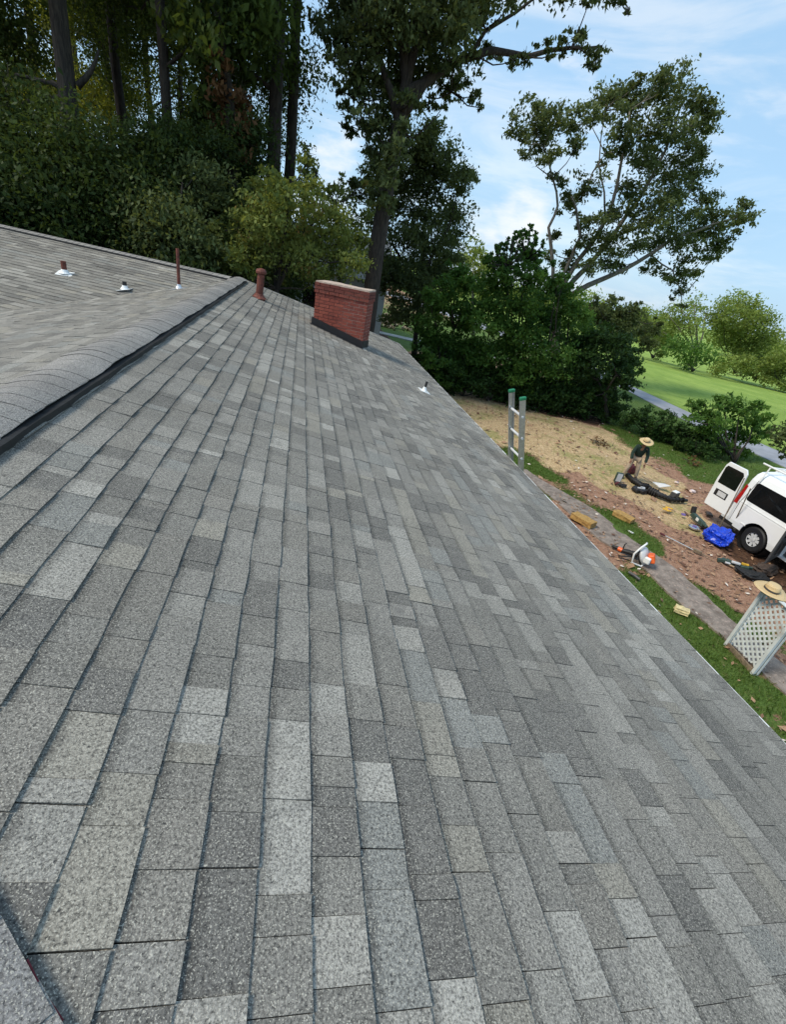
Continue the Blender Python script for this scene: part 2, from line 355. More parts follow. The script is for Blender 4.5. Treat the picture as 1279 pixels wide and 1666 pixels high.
def ground_mat():
    m = MT('yard_ground'); p = m.pos(); ca = m.n('ShaderNodeVertexColor', layer_name='cover').outputs[0]
    sp = m.n('ShaderNodeSeparateColor'); m.l(ca, sp.inputs[0])
    nA = m.noise(1.6, 6, .68, p); nB = m.noise(7, 5, .7, p); nC = m.noise(38, 4, .7, p); nD = m.noise(.25, 4, .6, p)
    def patch(ch, amt, lo, hi, nn): return m.rmp(m.ma('ADD', ch, m.ma('MULTIPLY', m.ma('SUBTRACT', nn, .5), amt)), lo, hi)
    mixn = m.ma('ADD', m.ma('MULTIPLY', nA, .50), m.ma('ADD', m.ma('MULTIPLY', nB, .38), m.ma('MULTIPLY', nC, .12)))
    soil = m.mix(m.rmp(nB, .35, .68), (.20, .098, .066), (.40, .225, .16)); soil = m.mix(m.rmp(nC, .42, .62, 0, .8), soil, (.46, .30, .19)); soil = m.mix(m.rmp(nA, .58, .72, 0, .75), soil, (.12, .065, .042))
    stretch = m.n('ShaderNodeMapping'); stretch.inputs['Scale'].default_value = (1, .35, 1); stretch.inputs['Rotation'].default_value = (0, 0, .5); m.l(p, stretch.inputs[0])
    st = m.noise(22, 5, .7, stretch.outputs[0])
    straw = m.mix(m.rmp(st, .36, .64), (.37, .25, .13), (.66, .49, .29)); straw = m.mix(m.rmp(m.ma('ADD', m.ma('MULTIPLY', nB, .4), m.ma('MULTIPLY', m.noise(.9, 4, .6, p), .6)), .48, .62, 0, .75), straw, (.25, .26, .085)); straw = m.mix(m.rmp(nA, .56, .70, 0, .7), straw, (.36, .20, .13))
    grass = m.mix(m.rmp(nC, .35, .65), (.05, .095, .017), (.125, .20, .042)); grass = m.mix(m.rmp(nB, .52, .72, 0, .7), grass, (.20, .20, .075))
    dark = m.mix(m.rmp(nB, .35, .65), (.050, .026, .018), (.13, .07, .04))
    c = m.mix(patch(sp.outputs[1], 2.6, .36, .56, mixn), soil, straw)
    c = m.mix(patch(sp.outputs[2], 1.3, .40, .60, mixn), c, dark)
    c = m.mix(patch(sp.outputs[0], 3.2, .42, .62, mixn), c, grass)
    sx = m.n('ShaderNodeSeparateXYZ'); m.l(p, sx.inputs[0])
    fieldc = m.mix(m.rmp(nD, .3, .7), (.20, .30, .055), (.29, .39, .085)); fieldc = m.mix(m.rmp(m.noise(3, 5, .7, stretch.outputs[0]), .45, .75, 0, .6), fieldc, (.085, .17, .025))
    c = m.mix(m.rmp(sx.outputs[0], 24.5, 26.5), c, fieldc)
    m.set(Base_Color=c, Roughness=.95, Specular_IOR_Level=.2)
    m.bump(m.ma('ADD', nC, m.ma('MULTIPLY', nB, 2)), .9, .035); return m.m
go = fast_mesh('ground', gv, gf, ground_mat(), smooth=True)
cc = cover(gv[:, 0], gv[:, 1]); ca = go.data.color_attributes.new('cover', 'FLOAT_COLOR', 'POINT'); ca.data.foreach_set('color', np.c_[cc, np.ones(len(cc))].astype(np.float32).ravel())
tag(go, kind='structure')
# path slab, road, drive
def strip(name, left, right, mat, z0=.0, thick=.1, sub=4):
    def dens(P):
        o = []
        for a, b in zip(P[:-1], P[1:]):
            for k in range(sub): o.append(a.lerp(b, k / sub))
        return o + [P[-1]]
    l_ = dens(left); r_ = dens(right); mb = MB(); n = len(l_)
    jit = [random.uniform(-.03, .03) for _ in range(2 * n)]
    V = [(a.x + jit[i], a.y, GZ + z0) for i, a in enumerate(l_)] + [(a.x + jit[n + i], a.y, GZ + z0) for i, a in enumerate(r_)]
    V += [(x, y, z - thick) for x, y, z in V]
    Fs = [(i, n + i, n + i + 1, i + 1) for i in range(n - 1)] + [(2 * n + i, i, i + 1, 2 * n + i + 1) for i in range(n - 1)] + [(n + i, 3 * n + i, 3 * n + i + 1, n + i + 1) for i in range(n - 1)]
    mb.add(V, Fs); return mb.build(name, mat, kind='structure')
def path_mat():
    m = MT('stained_path'); p = m.pos(); a = m.noise(3.5, 6, .7, p); b = m.noise(14, 5, .7, p); c3 = m.noise(60, 3, .6, p)
    c = m.mix(m.rmp(a, .35, .65), (.15, .122, .102), (.28, .235, .20)); c = m.mix(m.rmp(b, .55, .68, 0, .8), c, (.42, .31, .26)); c = m.mix(m.rmp(c3, .5, .7, 0, .4), c, (.08, .05, .04))
    m.set(Base_Color=c, Roughness=.9); m.bump(b, .5, .02); return m.m
MATS['path'] = path_mat()
pl = [at(*p) for p in [(842, 765), (862, 780), (920, 830), (977, 880), (1047, 926), (1100, 978), (1179, 1038), (1250, 1105), (1330, 1180)]]
pr = [at(*p) for p in [(858, 765), (878, 780), (964, 828), (1032, 882), (1094, 922), (1150, 972), (1199, 1018), (1262, 1072), (1330, 1130)]]
strip('path', pl, pr, MATS['path'], .03)
strip('road', [Vector((23.0, -40, 0)), Vector((22.9, 12, 0)), Vector((22.7, 19, 0)), Vector((23.0, 24, 0)), Vector((23.8, 30, 0)), Vector((24.6, 42, 0)), Vector((19, 75, 0)), Vector((5, 120, 0))],
      [Vector((26.0, -40, 0)), Vector((25.6, 12, 0)), Vector((25.4, 19, 0)), Vector((25.3, 25, 0)), Vector((25.7, 32, 0)), Vector((27.2, 42, 0)), Vector((23, 78, 0)), Vector((9, 124, 0))], MATS['asphalt'], .035)
strip('driveway', [Vector((-2, 40.6, 0)), Vector((6, 39.2, 0)), Vector((11, 36.8, 0)), Vector((24, 33.5, 0))], [Vector((-2, 42.0, 0)), Vector((6, 40.5, 0)), Vector((11, 38.2, 0)), Vector((24, 35.5, 0))], MATS['concrete'], .035)
# ------------------------------------------------------------------ the house: roof planes, shingles, caps, chimney, vents
TT = .26; CP_ = 1 / math.sqrt(1 + TT * TT); SP_ = TT * CP_
XRC, ZRC = -1.462, -1.011                      # ridge line (along Y)
def zmain(x): return ZRC - abs(x - XRC) * TT
EAVE_X = 3.19
def proj(P):
    q = R.T @ np.array(P, float)
    if q[2] < .05: return None
    return CX + F0 * q[0] / q[2], CY + F0 * q[1] / q[2], q[2]
house = empty('house', (-1.5, 6, GZ), 'single storey house whose low grey shingled roof fills the foreground', 'house')
def rake_y(x): return 13.45 + (x + 1.33) * .37
HIPC = -.195                                      # hip: x + y = HIPC in plan
deck = MB()
ex = EAVE_X - .01
def poly_deck(P, lift=-.016):
    P = [(x, y, z + lift) for x, y, z in P]; n = len(P)
    deck.add(P + [(x, y, z - .03) for x, y, z in P], [tuple(range(n)), tuple(reversed(range(n, 2 * n)))] + [(i, n + i, n + (i + 1) % n, (i + 1) % n) for i in range(n)])
yr0 = HIPC - XRC
poly_deck([(XRC, yr0, ZRC), (ex, HIPC - ex, zmain(ex)), (ex, rake_y(ex), zmain(ex)), (XRC, rake_y(XRC), ZRC)])
LX = -9.0
poly_deck([(XRC, rake_y(XRC), ZRC), (LX, rake_y(XRC), zmain(LX)), (LX, yr0 - (XRC - LX), zmain(LX)), (XRC, yr0, ZRC)])
hx0, hx1 = XRC - (ex - XRC), ex
poly_deck([(XRC, yr0 - .01, ZRC), (hx0, yr0 - (XRC - hx0), zmain(hx0)), (hx1, HIPC - hx1, zmain(hx1))])
# wing
WA = Vector((XRC, 12.75, -1.02)); WB = Vector((-7.2, 14.6, -.90)); wal = (WB - WA).normalized()
WE = WA + wal * 14; wdn = Vector((wal.y, -wal.x, 0)); wdn = wdn if wdn.y < 0 else -wdn; wdn.normalize(); wdn = (wdn * CP_ + Vector((0, 0, -SP_))).normalized()
wdb = Vector((-wdn.x, -wdn.y, wdn.z))
poly_deck([WA, WA + wdn * 7.5, WE + wdn * 7.5, WE]); poly_deck([WE, WE + wdb * 6, WA + wdb * 6, WA])
roof = deck.build('roof', MATS['deck'], house, world=True)
PAL = [((.182, .171, .151), 8), ((.220, .207, .184), 6), ((.268, .253, .224), 3), ((.208, .205, .188), 2), ((.248, .229, .192), 2), ((.138, .130, .117), 4), ((.194, .180, .157), 3), ((.308, .292, .260), 1)]
PALC = [c for c, w in PAL for _ in range(w)]
def plane_shingles(o, along, down, ncourse, rngf, E=.1433, seed=1, zoff=0.0, dens=1.0, inset=0.09):
    """yield (verts, faces, colours, centre) for every tab"""
    rd = random.Random(seed); o = Vector(o); along = Vector(along).normalized(); down = Vector(down).normalized(); nrm = along.cross(down); nrm = nrm if nrm.z > 0 else -nrm
    res = []
    for k in range(ncourse):
        u0, u1 = k * E + inset, (k + 1) * E + inset
        r_ = rngf((u0 + u1) / 2)
        if r_ is None: continue
        a, a1 = r_; a -= rd.uniform(0, .1); raised = rd.random() < .5; shjoint = a + rd.uniform(.2, 1.0); wav = rd.uniform(0, 6)
        prev = None
        while a < a1:
            wd = rd.choice([.06, .08, .10, .13, .16, .19, .23, .28, .16, .13]) * dens
            b = min(a + wd, a1)
            if b - a < .03: break
            raised = (not raised) if rd.random() < .75 else raised
            col = rd.choice(PALC)
            if rd.random() < .28 and prev: col = prev
            prev = col; j = rd.uniform(.93, 1.07); col = tuple(x * j for x in col)
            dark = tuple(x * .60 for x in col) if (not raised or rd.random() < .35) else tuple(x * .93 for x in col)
            T = .0090 if raised else .0052
            T += rd.uniform(-.0006, .0014)
            if rd.random() < .04: T += .003
            g = .0011; hasj = b > shjoint
            if hasj: shjoint += 1.0
            g2 = .0028 if hasj else .0008
            j1, j2 = rd.uniform(-.0025, .0025), rd.uniform(-.0025, .0025)
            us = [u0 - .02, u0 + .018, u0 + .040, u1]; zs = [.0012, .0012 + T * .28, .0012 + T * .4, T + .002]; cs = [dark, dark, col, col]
            nA = 3 if b - a > .1 else 2
            vs = []; cl = []
            for m_ in range(4):
                for q_ in range(nA + 1):
                    f_ = q_ / nA; aa = (a + g) * (1 - f_) + (b - g2) * f_
                    uu = us[m_]
                    if m_ == 3: uu += j1 * (1 - f_) + j2 * f_ + math.sin(aa * 9 + wav) * .0016 + rd.uniform(-.0008, .0008)
                    vs.append(o + along * aa + down * uu + nrm * (zs[m_] + zoff + (rd.uniform(-.0004, .0008) if m_ == 3 else 0))); cl.append(cs[m_])
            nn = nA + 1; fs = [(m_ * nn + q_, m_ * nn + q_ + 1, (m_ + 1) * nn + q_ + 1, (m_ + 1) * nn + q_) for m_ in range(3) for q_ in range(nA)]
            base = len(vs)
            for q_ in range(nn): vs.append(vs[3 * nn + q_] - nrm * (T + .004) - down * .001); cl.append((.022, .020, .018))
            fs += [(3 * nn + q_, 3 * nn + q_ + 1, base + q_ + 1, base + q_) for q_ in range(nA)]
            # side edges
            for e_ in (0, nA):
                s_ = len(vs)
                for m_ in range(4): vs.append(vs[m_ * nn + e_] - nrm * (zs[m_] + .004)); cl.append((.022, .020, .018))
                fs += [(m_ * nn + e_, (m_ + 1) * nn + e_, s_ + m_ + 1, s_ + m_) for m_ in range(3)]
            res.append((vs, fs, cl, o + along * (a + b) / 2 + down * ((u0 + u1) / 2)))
            a = b
    return res
dn_main = Vector((CP_, 0, -SP_)); dn_left = Vector((-CP_, 0, -SP_))
def rg_main(u):
    x = XRC + u * CP_; return (HIPC - x + .02, rake_y(x) - .02)
main = plane_shingles((XRC, 0, ZRC), (0, 1, 0), dn_main, 33, rg_main, seed=11, inset=.070)
area = []
for i, (vs, fs, cl, c) in enumerate(main):
    n4 = (len(vs) - 8) // 5
    P = [proj(vs[k]) for k in (n4, n4 * 2 - 1, n4 * 4 - 1, n4 * 3)]
    if any(p is None for p in P): area.append((0, i)); continue
    if not (-20 < sum(p[0] for p in P) / 4 < 1300 and -20 < sum(p[1] for p in P) / 4 < 1690): area.append((0, i)); continue
    A = abs(sum(P[a][0] * P[(a + 1) % 4][1] - P[(a + 1) % 4][0] * P[a][1] for a in range(4))) / 2; area.append((A, i))
big = set(i for A, i in sorted(area, reverse=True)[:299])
rest = MB()
for i, (vs, fs, cl, c) in enumerate(main):
    if i in big:
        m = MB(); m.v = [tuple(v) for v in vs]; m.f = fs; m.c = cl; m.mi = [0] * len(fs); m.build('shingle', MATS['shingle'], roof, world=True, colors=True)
    else:
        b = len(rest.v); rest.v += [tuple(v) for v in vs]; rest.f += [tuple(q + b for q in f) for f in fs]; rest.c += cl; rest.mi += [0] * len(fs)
def rg_left(u):
    x = -(u * CP_); y0 = yr0 + x; return (max(y0, -1.5) + .02, 13.2)
for (vs, fs, cl, c) in plane_shingles((XRC, 0, ZRC), (0, 1, 0), dn_left, 48, rg_left, seed=12, dens=1.2):
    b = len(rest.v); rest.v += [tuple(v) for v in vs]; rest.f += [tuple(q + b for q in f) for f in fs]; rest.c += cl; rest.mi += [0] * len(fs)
for (vs, fs, cl, c) in plane_shingles(WA, wal, wdn, 50, lambda u: (.0, 13.6), seed=13, dens=1.3):
    if c.x > XRC - .15: continue
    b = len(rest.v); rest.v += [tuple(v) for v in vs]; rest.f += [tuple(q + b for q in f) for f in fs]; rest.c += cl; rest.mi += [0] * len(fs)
for (vs, fs, cl, c) in plane_shingles((XRC, yr0, ZRC), (1, 0, 0), (0, -CP_, -SP_), 30, lambda u: (-u * CP_ + .0, u * CP_ - .0), seed=14):
    b = len(rest.v); rest.v += [tuple(v) for v in vs]; rest.f += [tuple(q + b for q in f) for f in fs]; rest.c += cl; rest.mi += [0] * len(fs)
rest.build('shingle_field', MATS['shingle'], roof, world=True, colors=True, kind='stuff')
# ridge vent and its caps
CAPR = [(.205, .194, .184), (.222, .211, .200), (.235, .224, .211), (.214, .206, .196)]
def cap_piece(a, along, side, up, length, half, T, tw=0.0, col=(.2, .2, .2), drop=.26, th=.003, nseg=10):
    vs = []; cl = []
    for (s, h) in ((0, 0.0), (length * .75, T * .7), (length, T)):
        for k in range(nseg + 1):
            f = k / nseg * 2 - 1; rr = half + tw
            z = h - drop * half * (abs(f) ** 1.7) * .95
            vs.append(a + along * s + side * (f * rr) + up * z); cl.append(col if s > 0 else col)
    nn = nseg + 1; fs = [(m * nn + k, m * nn + k + 1, (m + 1) * nn + k + 1, (m + 1) * nn + k) for m in range(2) for k in range(nseg)]
    b = len(vs); vs += [v - up * th for v in vs[:3 * nn]]; cl += [tuple(x * .55 for x in col)] * (3 * nn)
    fs += [(2 * nn + k, 2 * nn + k + 1, b + 2 * nn + k + 1, b + 2 * nn + k) for k in range(nseg)]
    for k in (0, nseg): fs += [(m * nn + k, (m + 1) * nn + k, b + (m + 1) * nn + k, b + m * nn + k) for m in range(2)]
    return vs, fs, cl
up = Vector((0, 0, 1)); rd = random.Random(5)
y = yr0 - .1; k = 0
while y < 12.95:
    wvf = lambda t_: .006 * math.sin(t_ * 5.2) + .004 * math.sin(t_ * 10.3) + .003 * math.sin(t_ * 2.1)
    m = MB(); vs, fs, cl = cap_piece(Vector((XRC, y + .25, ZRC + .046)), Vector((0, -1, 0)), Vector((1, 0, 0)), up, .25, .168, .0045, rd.uniform(-.003, .003), rd.choice(CAPR))
    m.v = [(v.x, v.y, v.z + wvf(v.y)) for v in vs]; m.f = fs; m.c = cl; m.mi = [0] * len(fs); m.build('ridge_cap', MATS['shingle'], roof, world=True, colors=True, smooth=False)
    y += .143
vent = MB()
n = 150
for sd, hw in ((1, .200), (-1, .172)):
    V = []
    for i in range(n + 1):
        yy = yr0 - .08 + (13.0 - yr0) * i / n; w_ = .004 * math.sin(yy * 9 + sd) + rd.uniform(-.0025, .0025); xx = XRC + sd * (hw + w_)
        zb = zmain(xx) + .002
        V += [(xx - sd * .05, yy, zb + .042), (xx, yy, zb + .038 + w_ * .5), (xx + sd * .002, yy, zb + .004), (xx - sd * .05, yy, zb - .004)]
    F_ = [(4 * i + a, 4 * i + b, 4 * i + 4 + b, 4 * i + 4 + a) for i in range(n) for a, b in ((0, 1), (1, 2), (2, 3), (3, 0))]
    vent.add(V, F_)
vent.build('ridge_vent', MATS['black'], roof, world=True)
# wing ridge: caps over a black vent
L_ = 0.15
while L_ < 13:
    m = MB(); sd = wal.cross(up).normalized(); vs, fs, cl = cap_piece(WA + wal * (L_ + .25) + up * .040, -wal, sd, up, .25, .165, .010, 0, rd.choice(CAPR))
    m.v = [tuple(v) for v in vs]; m.f = fs; m.c = cl; m.mi = [0] * len(fs); m.build('ridge_cap', MATS['shingle'], roof, world=True, colors=True)
    L_ += .145 if L_ < 6.6 else .9
    if L_ > 7.2: break
wv_ = MB()
for a_, b_ in ((.1, 13.3),):
    p0 = WA + wal * a_; p1 = WA + wal * b_; sd = Vector((wdn.x, wdn.y, 0)).normalized()
    for s_ in (1, -1):
        c0 = p0 + sd * s_ * .165; c1 = p1 + sd * s_ * .165
        q = [c0 + up * (-.035), c0 + up * .005, c1 + up * .005, c1 + up * (-.035)]; wv_.add([*q, *[v - sd * s_ * .04 for v in q]], [(0, 1, 2, 3), (4, 7, 6, 5), (1, 5, 6, 2), (0, 4, 5, 1), (3, 2, 6, 7)])
wv_.build('ridge_vent', MATS['black'], roof, world=True)
# hip caps at the near end
hd = Vector((1, -1, -TT)).normalized(); hs = Vector((1, 1, 0)).normalized(); p = Vector((XRC, yr0, ZRC + .03)); s_ = 0
while s_ < 6.3:
    m = MB(); vs, fs, cl = cap_piece(p + hd * s_, hd, hs, up, .26, .150, .006, rd.uniform(-.004, .004), rd.choice(CAPR), drop=.2)
    m.v = [tuple(v) for v in vs]; m.f = fs; m.c = cl; m.mi = [0] * len(fs); m.build('hip_cap', MATS['shingle'], roof, world=True, colors=True)
    s_ += .2
# drip edges and fascia
de = MB(); ez = zmain(EAVE_X)
de.box((EAVE_X + .009, (rake_y(ex) + HIPC - ex) / 2, ez - .010), (.012, rake_y(ex) - (HIPC - ex), .022))
de.build('drip_edge', MATS['white'], roof, world=True)
de = MB(); a = Vector((XRC, rake_y(XRC) + .01, ZRC)); b = Vector((EAVE_X, rake_y(EAVE_X) + .01, ez))
de.prism([a + Vector((0, 0, -.05)), a + Vector((0, 0, .006)), b + Vector((0, 0, .006)), b + Vector((0, 0, -.05))], (0, .016, 0)); de.build('drip_edge', MATS['galv'], roof, world=True)
fa = MB(); fa.box((EAVE_X - .03, (rake_y(ex) + HIPC - ex) / 2, ez - .13), (.03, rake_y(ex) - (HIPC - ex) - .02, .18)); fa.build('fascia', MATS['white'], house, world=True)
w = MB(); w.box((-1.5, 6.2, (GZ - .2 - 2.35) / 2), (8.2, 12.6, -2.35 - GZ + .2)); w.build('wall', MATS['housebrick'], house, world=True)
w = MB(); w.box((-8.5, 12.0, (GZ - .2 - 2.2) / 2), (5.0, 6.0, -2.2 - GZ + .2)); w.build('wall', MATS['housebrick'], house, world=True)
# ---- chimney
def hit(px, py):
    r = ray(px, py); s = (ZRC + TT * XRC) / (r[2] + TT * r[0]); return Vector(r * s)
c0 = hit(509, 528); c1 = hit(588, 567)
fd = Vector((c1.x - c0.x, c1.y - c0.y, 0)); CWID = fd.length; fdir = fd.normalized(); bdir = Vector((-fdir.y, fdir.x, 0))
if bdir.y < 0: bdir = -bdir
CDEP = .62; ctopz = -.60
chim = MB(); zb = -2.0
def crect(x0, x1, d0, d1, z0, z1, mb, col=None):
    P = [c0 + fdir * x + bdir * d for x, d in ((x0, d0), (x1, d0), (x1, d1), (x0, d1))]
    mb.add([(q.x, q.y, z0) for q in P] + [(q.x, q.y, z1) for q in P], [(3, 2, 1, 0), (4, 5, 6, 7), (0, 1, 5, 4), (1, 2, 6, 5), (2, 3, 7, 6), (3, 0, 4, 7)], col)
crect(.008, CWID - .008, .008, CDEP - .008, zb, ctopz - .02, chim)
core = chim.build('chimney', MATS['mortar'], house, world=True)
nb = 0; bh, ml = .057, .010; z = ctopz - .03 - .057; row = 0
while z > zb:
    off = 0.0 if row % 2 else -.105; corb = .022 if row in (0, 1, 2) else 0.0
    for face in (0, 1, 2):
        if face == 0: x = -corb + off; xe = CWID + corb
        elif face == 1: x = -corb + (-.105 - off); xe = CDEP + corb
        else: x = -corb + (-.105 - off); xe = CDEP + corb
        while x < xe - .02:
            x0, x1 = max(x, -corb), min(x + .205, xe)
            if x1 - x0 > .03:
                xm = (x0 + x1) / 2; depth = .09 + corb
                if face == 0: px_ = c0.x + fdir.x * xm
                elif face == 1: px_ = c1.x
                else: px_ = c0.x
                if z + bh > zmain(px_) - .02:
                    mb = MB(); jz = rd.uniform(-.0015, .0015); pr_ = rd.uniform(-.002, .003)
                    if face == 0: crect(x0, x1, -corb - pr_, .08, z + jz, z + bh + jz, mb)
                    elif face == 1: crect(CWID - .08, CWID + corb + pr_, max(x0, .085 if True else 0), x1, z + jz, z + bh + jz, mb) if x1 > .1 else None
                    else: crect(-corb - pr_, .08, max(x0, .085), x1, z + jz, z + bh + jz, mb) if x1 > .1 else None
                    if mb.v and nb < 299: mb.build('brick', MATS['brick'], core, world=True); nb += 1
            x += .215
    z -= bh + ml; row += 1
cr_ = MB(); nseg = 10; Pt = []
for i in range(nseg + 1):
    for d in (-.012, CDEP + .012):
        q = c0 + fdir * (-.012 + (CWID + .024) * i / nseg) + bdir * d; Pt.append((q.x, q.y, ctopz + rd.uniform(-.006, .008)))
Vt = Pt + [(x, y, ctopz - .032) for x, y, z in Pt]; n = 2 * (nseg + 1)
Fs = [(2 * i, 2 * i + 2, 2 * i + 3, 2 * i + 1) for i in range(nseg)] + [(2 * i, n + 2 * i, n + 2 * i + 2, 2 * i + 2) for i in range(nseg)] + [(2 * i + 1, 2 * i + 3, n + 2 * i + 3, n + 2 * i + 1) for i in range(nseg)] + [(0, 1, n + 1, n), (n - 2, 2 * n - 2, 2 * n - 1, n - 1)]
cr_.add(Vt, Fs); cr_.build('chimney_crown', MATS['crown'], core, world=True)
fl = MB()
for d0, x0, x1 in ((-.012, -.03, CWID + .02),):
    P0 = c0 + fdir * x0 + bdir * d0; P1 = c0 + fdir * x1 + bdir * d0
    hgt = .155; V = []
    for P_, in ((P0,), (P1,)):
        zz = zmain(P_.x); V += [(P_.x, P_.y, zz - .01), (P_.x, P_.y, zz + hgt)]
    V2 = [(x - bdir.x * .016, y - bdir.y * .016, z) for x, y, z in V]
    fl.add(V + V2, [(4, 6, 7, 5), (0, 1, 3, 2), (5, 7, 3, 1), (4, 5, 1, 0), (6, 2, 3, 7)])
    # apron lying on the shingles
    A_ = [c0 + fdir * x + bdir * d for x, d in ((x0 - .02, -.03), (x1 + .03, -.03), (x1 + .03, -.10), (x0 - .02, -.10))]
    fl.add([(q.x, q.y, zmain(q.x) + .013) for q in A_] + [(q.x, q.y, zmain(q.x) + .0) for q in A_], [(0, 3, 2, 1), (3, 7, 6, 2), (0, 4, 7, 3), (2, 6, 5, 1)])
P0 = c1 + bdir * -.01; P1 = c1 + bdir * (CDEP + .02); o_ = fdir * .012
fl.add([(P0.x, P0.y, zmain(P0.x)), (P1.x, P1.y, zmain(P1.x)), (P1.x, P1.y, zmain(P1.x) + .155), (P0.x, P0.y, zmain(P0.x) + .155)] + [(P0.x + o_.x, P0.y, zmain(P0.x)), (P1.x + o_.x, P1.y, zmain(P1.x)), (P1.x + o_.x, P1.y, zmain(P1.x) + .15), (P0.x + o_.x, P0.y, zmain(P0.x) + .15)], [(4, 5, 6, 7), (7, 6, 2, 3), (0, 4, 7, 3), (1, 2, 6, 5)])
fl.build('flashing', MATS['blackmetal'], core, world=True)
# ---- pipes through the roof
def vent_pipe(P, name, label, h, r, pm, flash='galv', cap=False, nrm=(TT, 0, 1), lean=(0, 0), fsz=.16):
    P = Vector(P); t = empty(name, P - worldloc(house), parent=house); t['label'] = label
    nv = Vector(nrm).normalized(); rot = nv.to_track_quat('Z', 'Y').to_matrix()
    b = MB(); b.tube([(0, 0, -.05), (lean[0] * .5, lean[1] * .5, h * .5), (lean[0], lean[1], h)], r, 14)
    if cap: b.lathe([(r * 1.0, h), (r * 1.4, h + .02), (r * 1.45, h + .06), (r * 1.15, h + .10), (.01, h + .12)], (lean[0], lean[1], 0), 16); b.lathe([(r * 1.3, h * .14), (r * 1.3, h * .18), (r, h * .22)], n=16)
    b.build('pipe', pm, t, smooth=False)
    f = MB(); f.box((0, 0, .012), (fsz * 2, fsz * 1.7, .006), rot); f.lathe([(r * 2.3, .012), (r * 1.6, .05), (r * 1.15, .09)], n=14); f.build('flashing', MATS[flash], t)
    return t
def hit_left(px, py):
    r = ray(px, py); s = (ZRC - TT * XRC) / (r[2] - TT * r[0]); return Vector(r * s)
def hit_wing(px, py):
    n_ = wal.cross(wdn); r = Vector(ray(px, py)); return r * (n_.dot(WA) / n_.dot(r))
pf = hit(421, 486); hh = lambda P, px, py: ray(px, py)[2] * (math.hypot(P.x, P.y) / math.hypot(*ray(px, py)[:2])) - P.z
vent_pipe(pf, 'flue_pipe', 'stubby rusty flue pipe with a mushroom cap', hh(pf, 429, 437) - .12, .075, MATS['rust'], 'rust', True, lean=(.03, 0), fsz=.15)
def hit_back(px, py): return min((hit_left(px, py), hit_wing(px, py)), key=lambda q: q.length)
pf = hit_back(291, 470); vent_pipe(pf, 'vent_pipe', 'tall thin rusty red vent pipe', hh(pf, 293, 405), .032, MATS['rust'], nrm=(-TT, 0, 1), fsz=.17)
pf = hit_back(203, 472); vent_pipe(pf, 'vent_pipe', 'low black vent stub on white flashing', 0.16, .04, MATS['black'], 'white', nrm=(-TT, 0, 1), fsz=.15)
pf = hit_wing(105, 446); vent_pipe(pf, 'vent_pipe', 'short rusty vent pipe in a white flashing', hh(pf, 105, 425), .05, MATS['rust'], 'white', nrm=(0, -TT, 1), fsz=.15)
pf = hit(690, 637); vent_pipe(pf, 'vent_pipe', 'small black vent pipe with a loose white flashing near the eave', .19, .024, MATS['black'], 'white', lean=(.02, 0), fsz=.12)
# red chalk line by the hip
rl = MB(); P = [hit(45, 1565), hit(62, 1600), hit(80, 1630), hit(103, 1664)]; rl.tube([q + Vector((0, 0, .010)) for q in P], .0022, 6); rl.build('red_string', simple('red_string', (.16, .02, .03), .8), house, world=True)
# ------------------------------------------------------------------ trees
def leaves(clumps, lai=2.2, size=.2, asp=.5, seed=0, sub=34, spread=.33, droop=.25, flat=.85):
    """clumps: (centre, radius) ; returns verts, quads, value per leaf"""
    r = np.random.default_rng(seed); C = []; VV = []
    la = size * size * asp * .5 * 2 * .5
    for (c, rad) in clumps:
        c = np.array(c, float); n = int(lai * math.pi * rad * rad / (size * size * asp * .5)); ns = max(4, n // sub)
        d = r.normal(size=(ns, 3)); d /= np.linalg.norm(d, axis=1)[:, None]; rr = rad * (r.random(ns) ** .45)[:, None]
        sc = c + d * rr * np.array([1, 1, flat]); cv = r.normal(.45, .24)
        cvs = cv * .6 + r.normal(.16, .20, ns) + .10 * d[:, 2]
        idx = r.integers(0, ns, n); p = sc[idx] + r.normal(size=(n, 3)) * spread * min(1, rad / 1.2) * np.array([1, 1, .6])
        C.append(p); VV.append(cvs[idx] + r.normal(0, .10, n))
    C = np.concatenate(C); v = np.clip(np.concatenate(VV), 0, 1); n = len(C)
    a = r.normal(size=(n, 3)); a[:, 2] -= droop; a /= np.linalg.norm(a, axis=1)[:, None]
    b = r.normal(size=(n, 3)) * np.array([1, 1, .5]); b -= (b * a).sum(1)[:, None] * a; b /= np.linalg.norm(b, axis=1)[:, None]
    s = size * np.clip(r.lognormal(-.05, .32, n), .4, 1.6)[:, None]; w = s * asp * .5
    V = np.stack([C - a * s * .5, C + b * w - a * s * .08, C + a * s * .5, C - b * w - a * s * .08], 1).reshape(-1, 3)
    return V, np.arange(4 * n).reshape(-1, 4), v
def limb(mb, P, r0, r1, n=7, jit=.05):
    P = [Vector(p) for p in P]; Q = [P[0]]; rd_ = random
    for a, b in zip(P[:-1], P[1:]):
        m = a.lerp(b, .5); d = (b - a).length; Q += [m + Vector([rd_.uniform(-1, 1) * d * jit for _ in range(3)]), b]
    k = len(Q); mb.tube(Q, [r0 + (r1 - r0) * i / (k - 1) for i in range(k)], n)
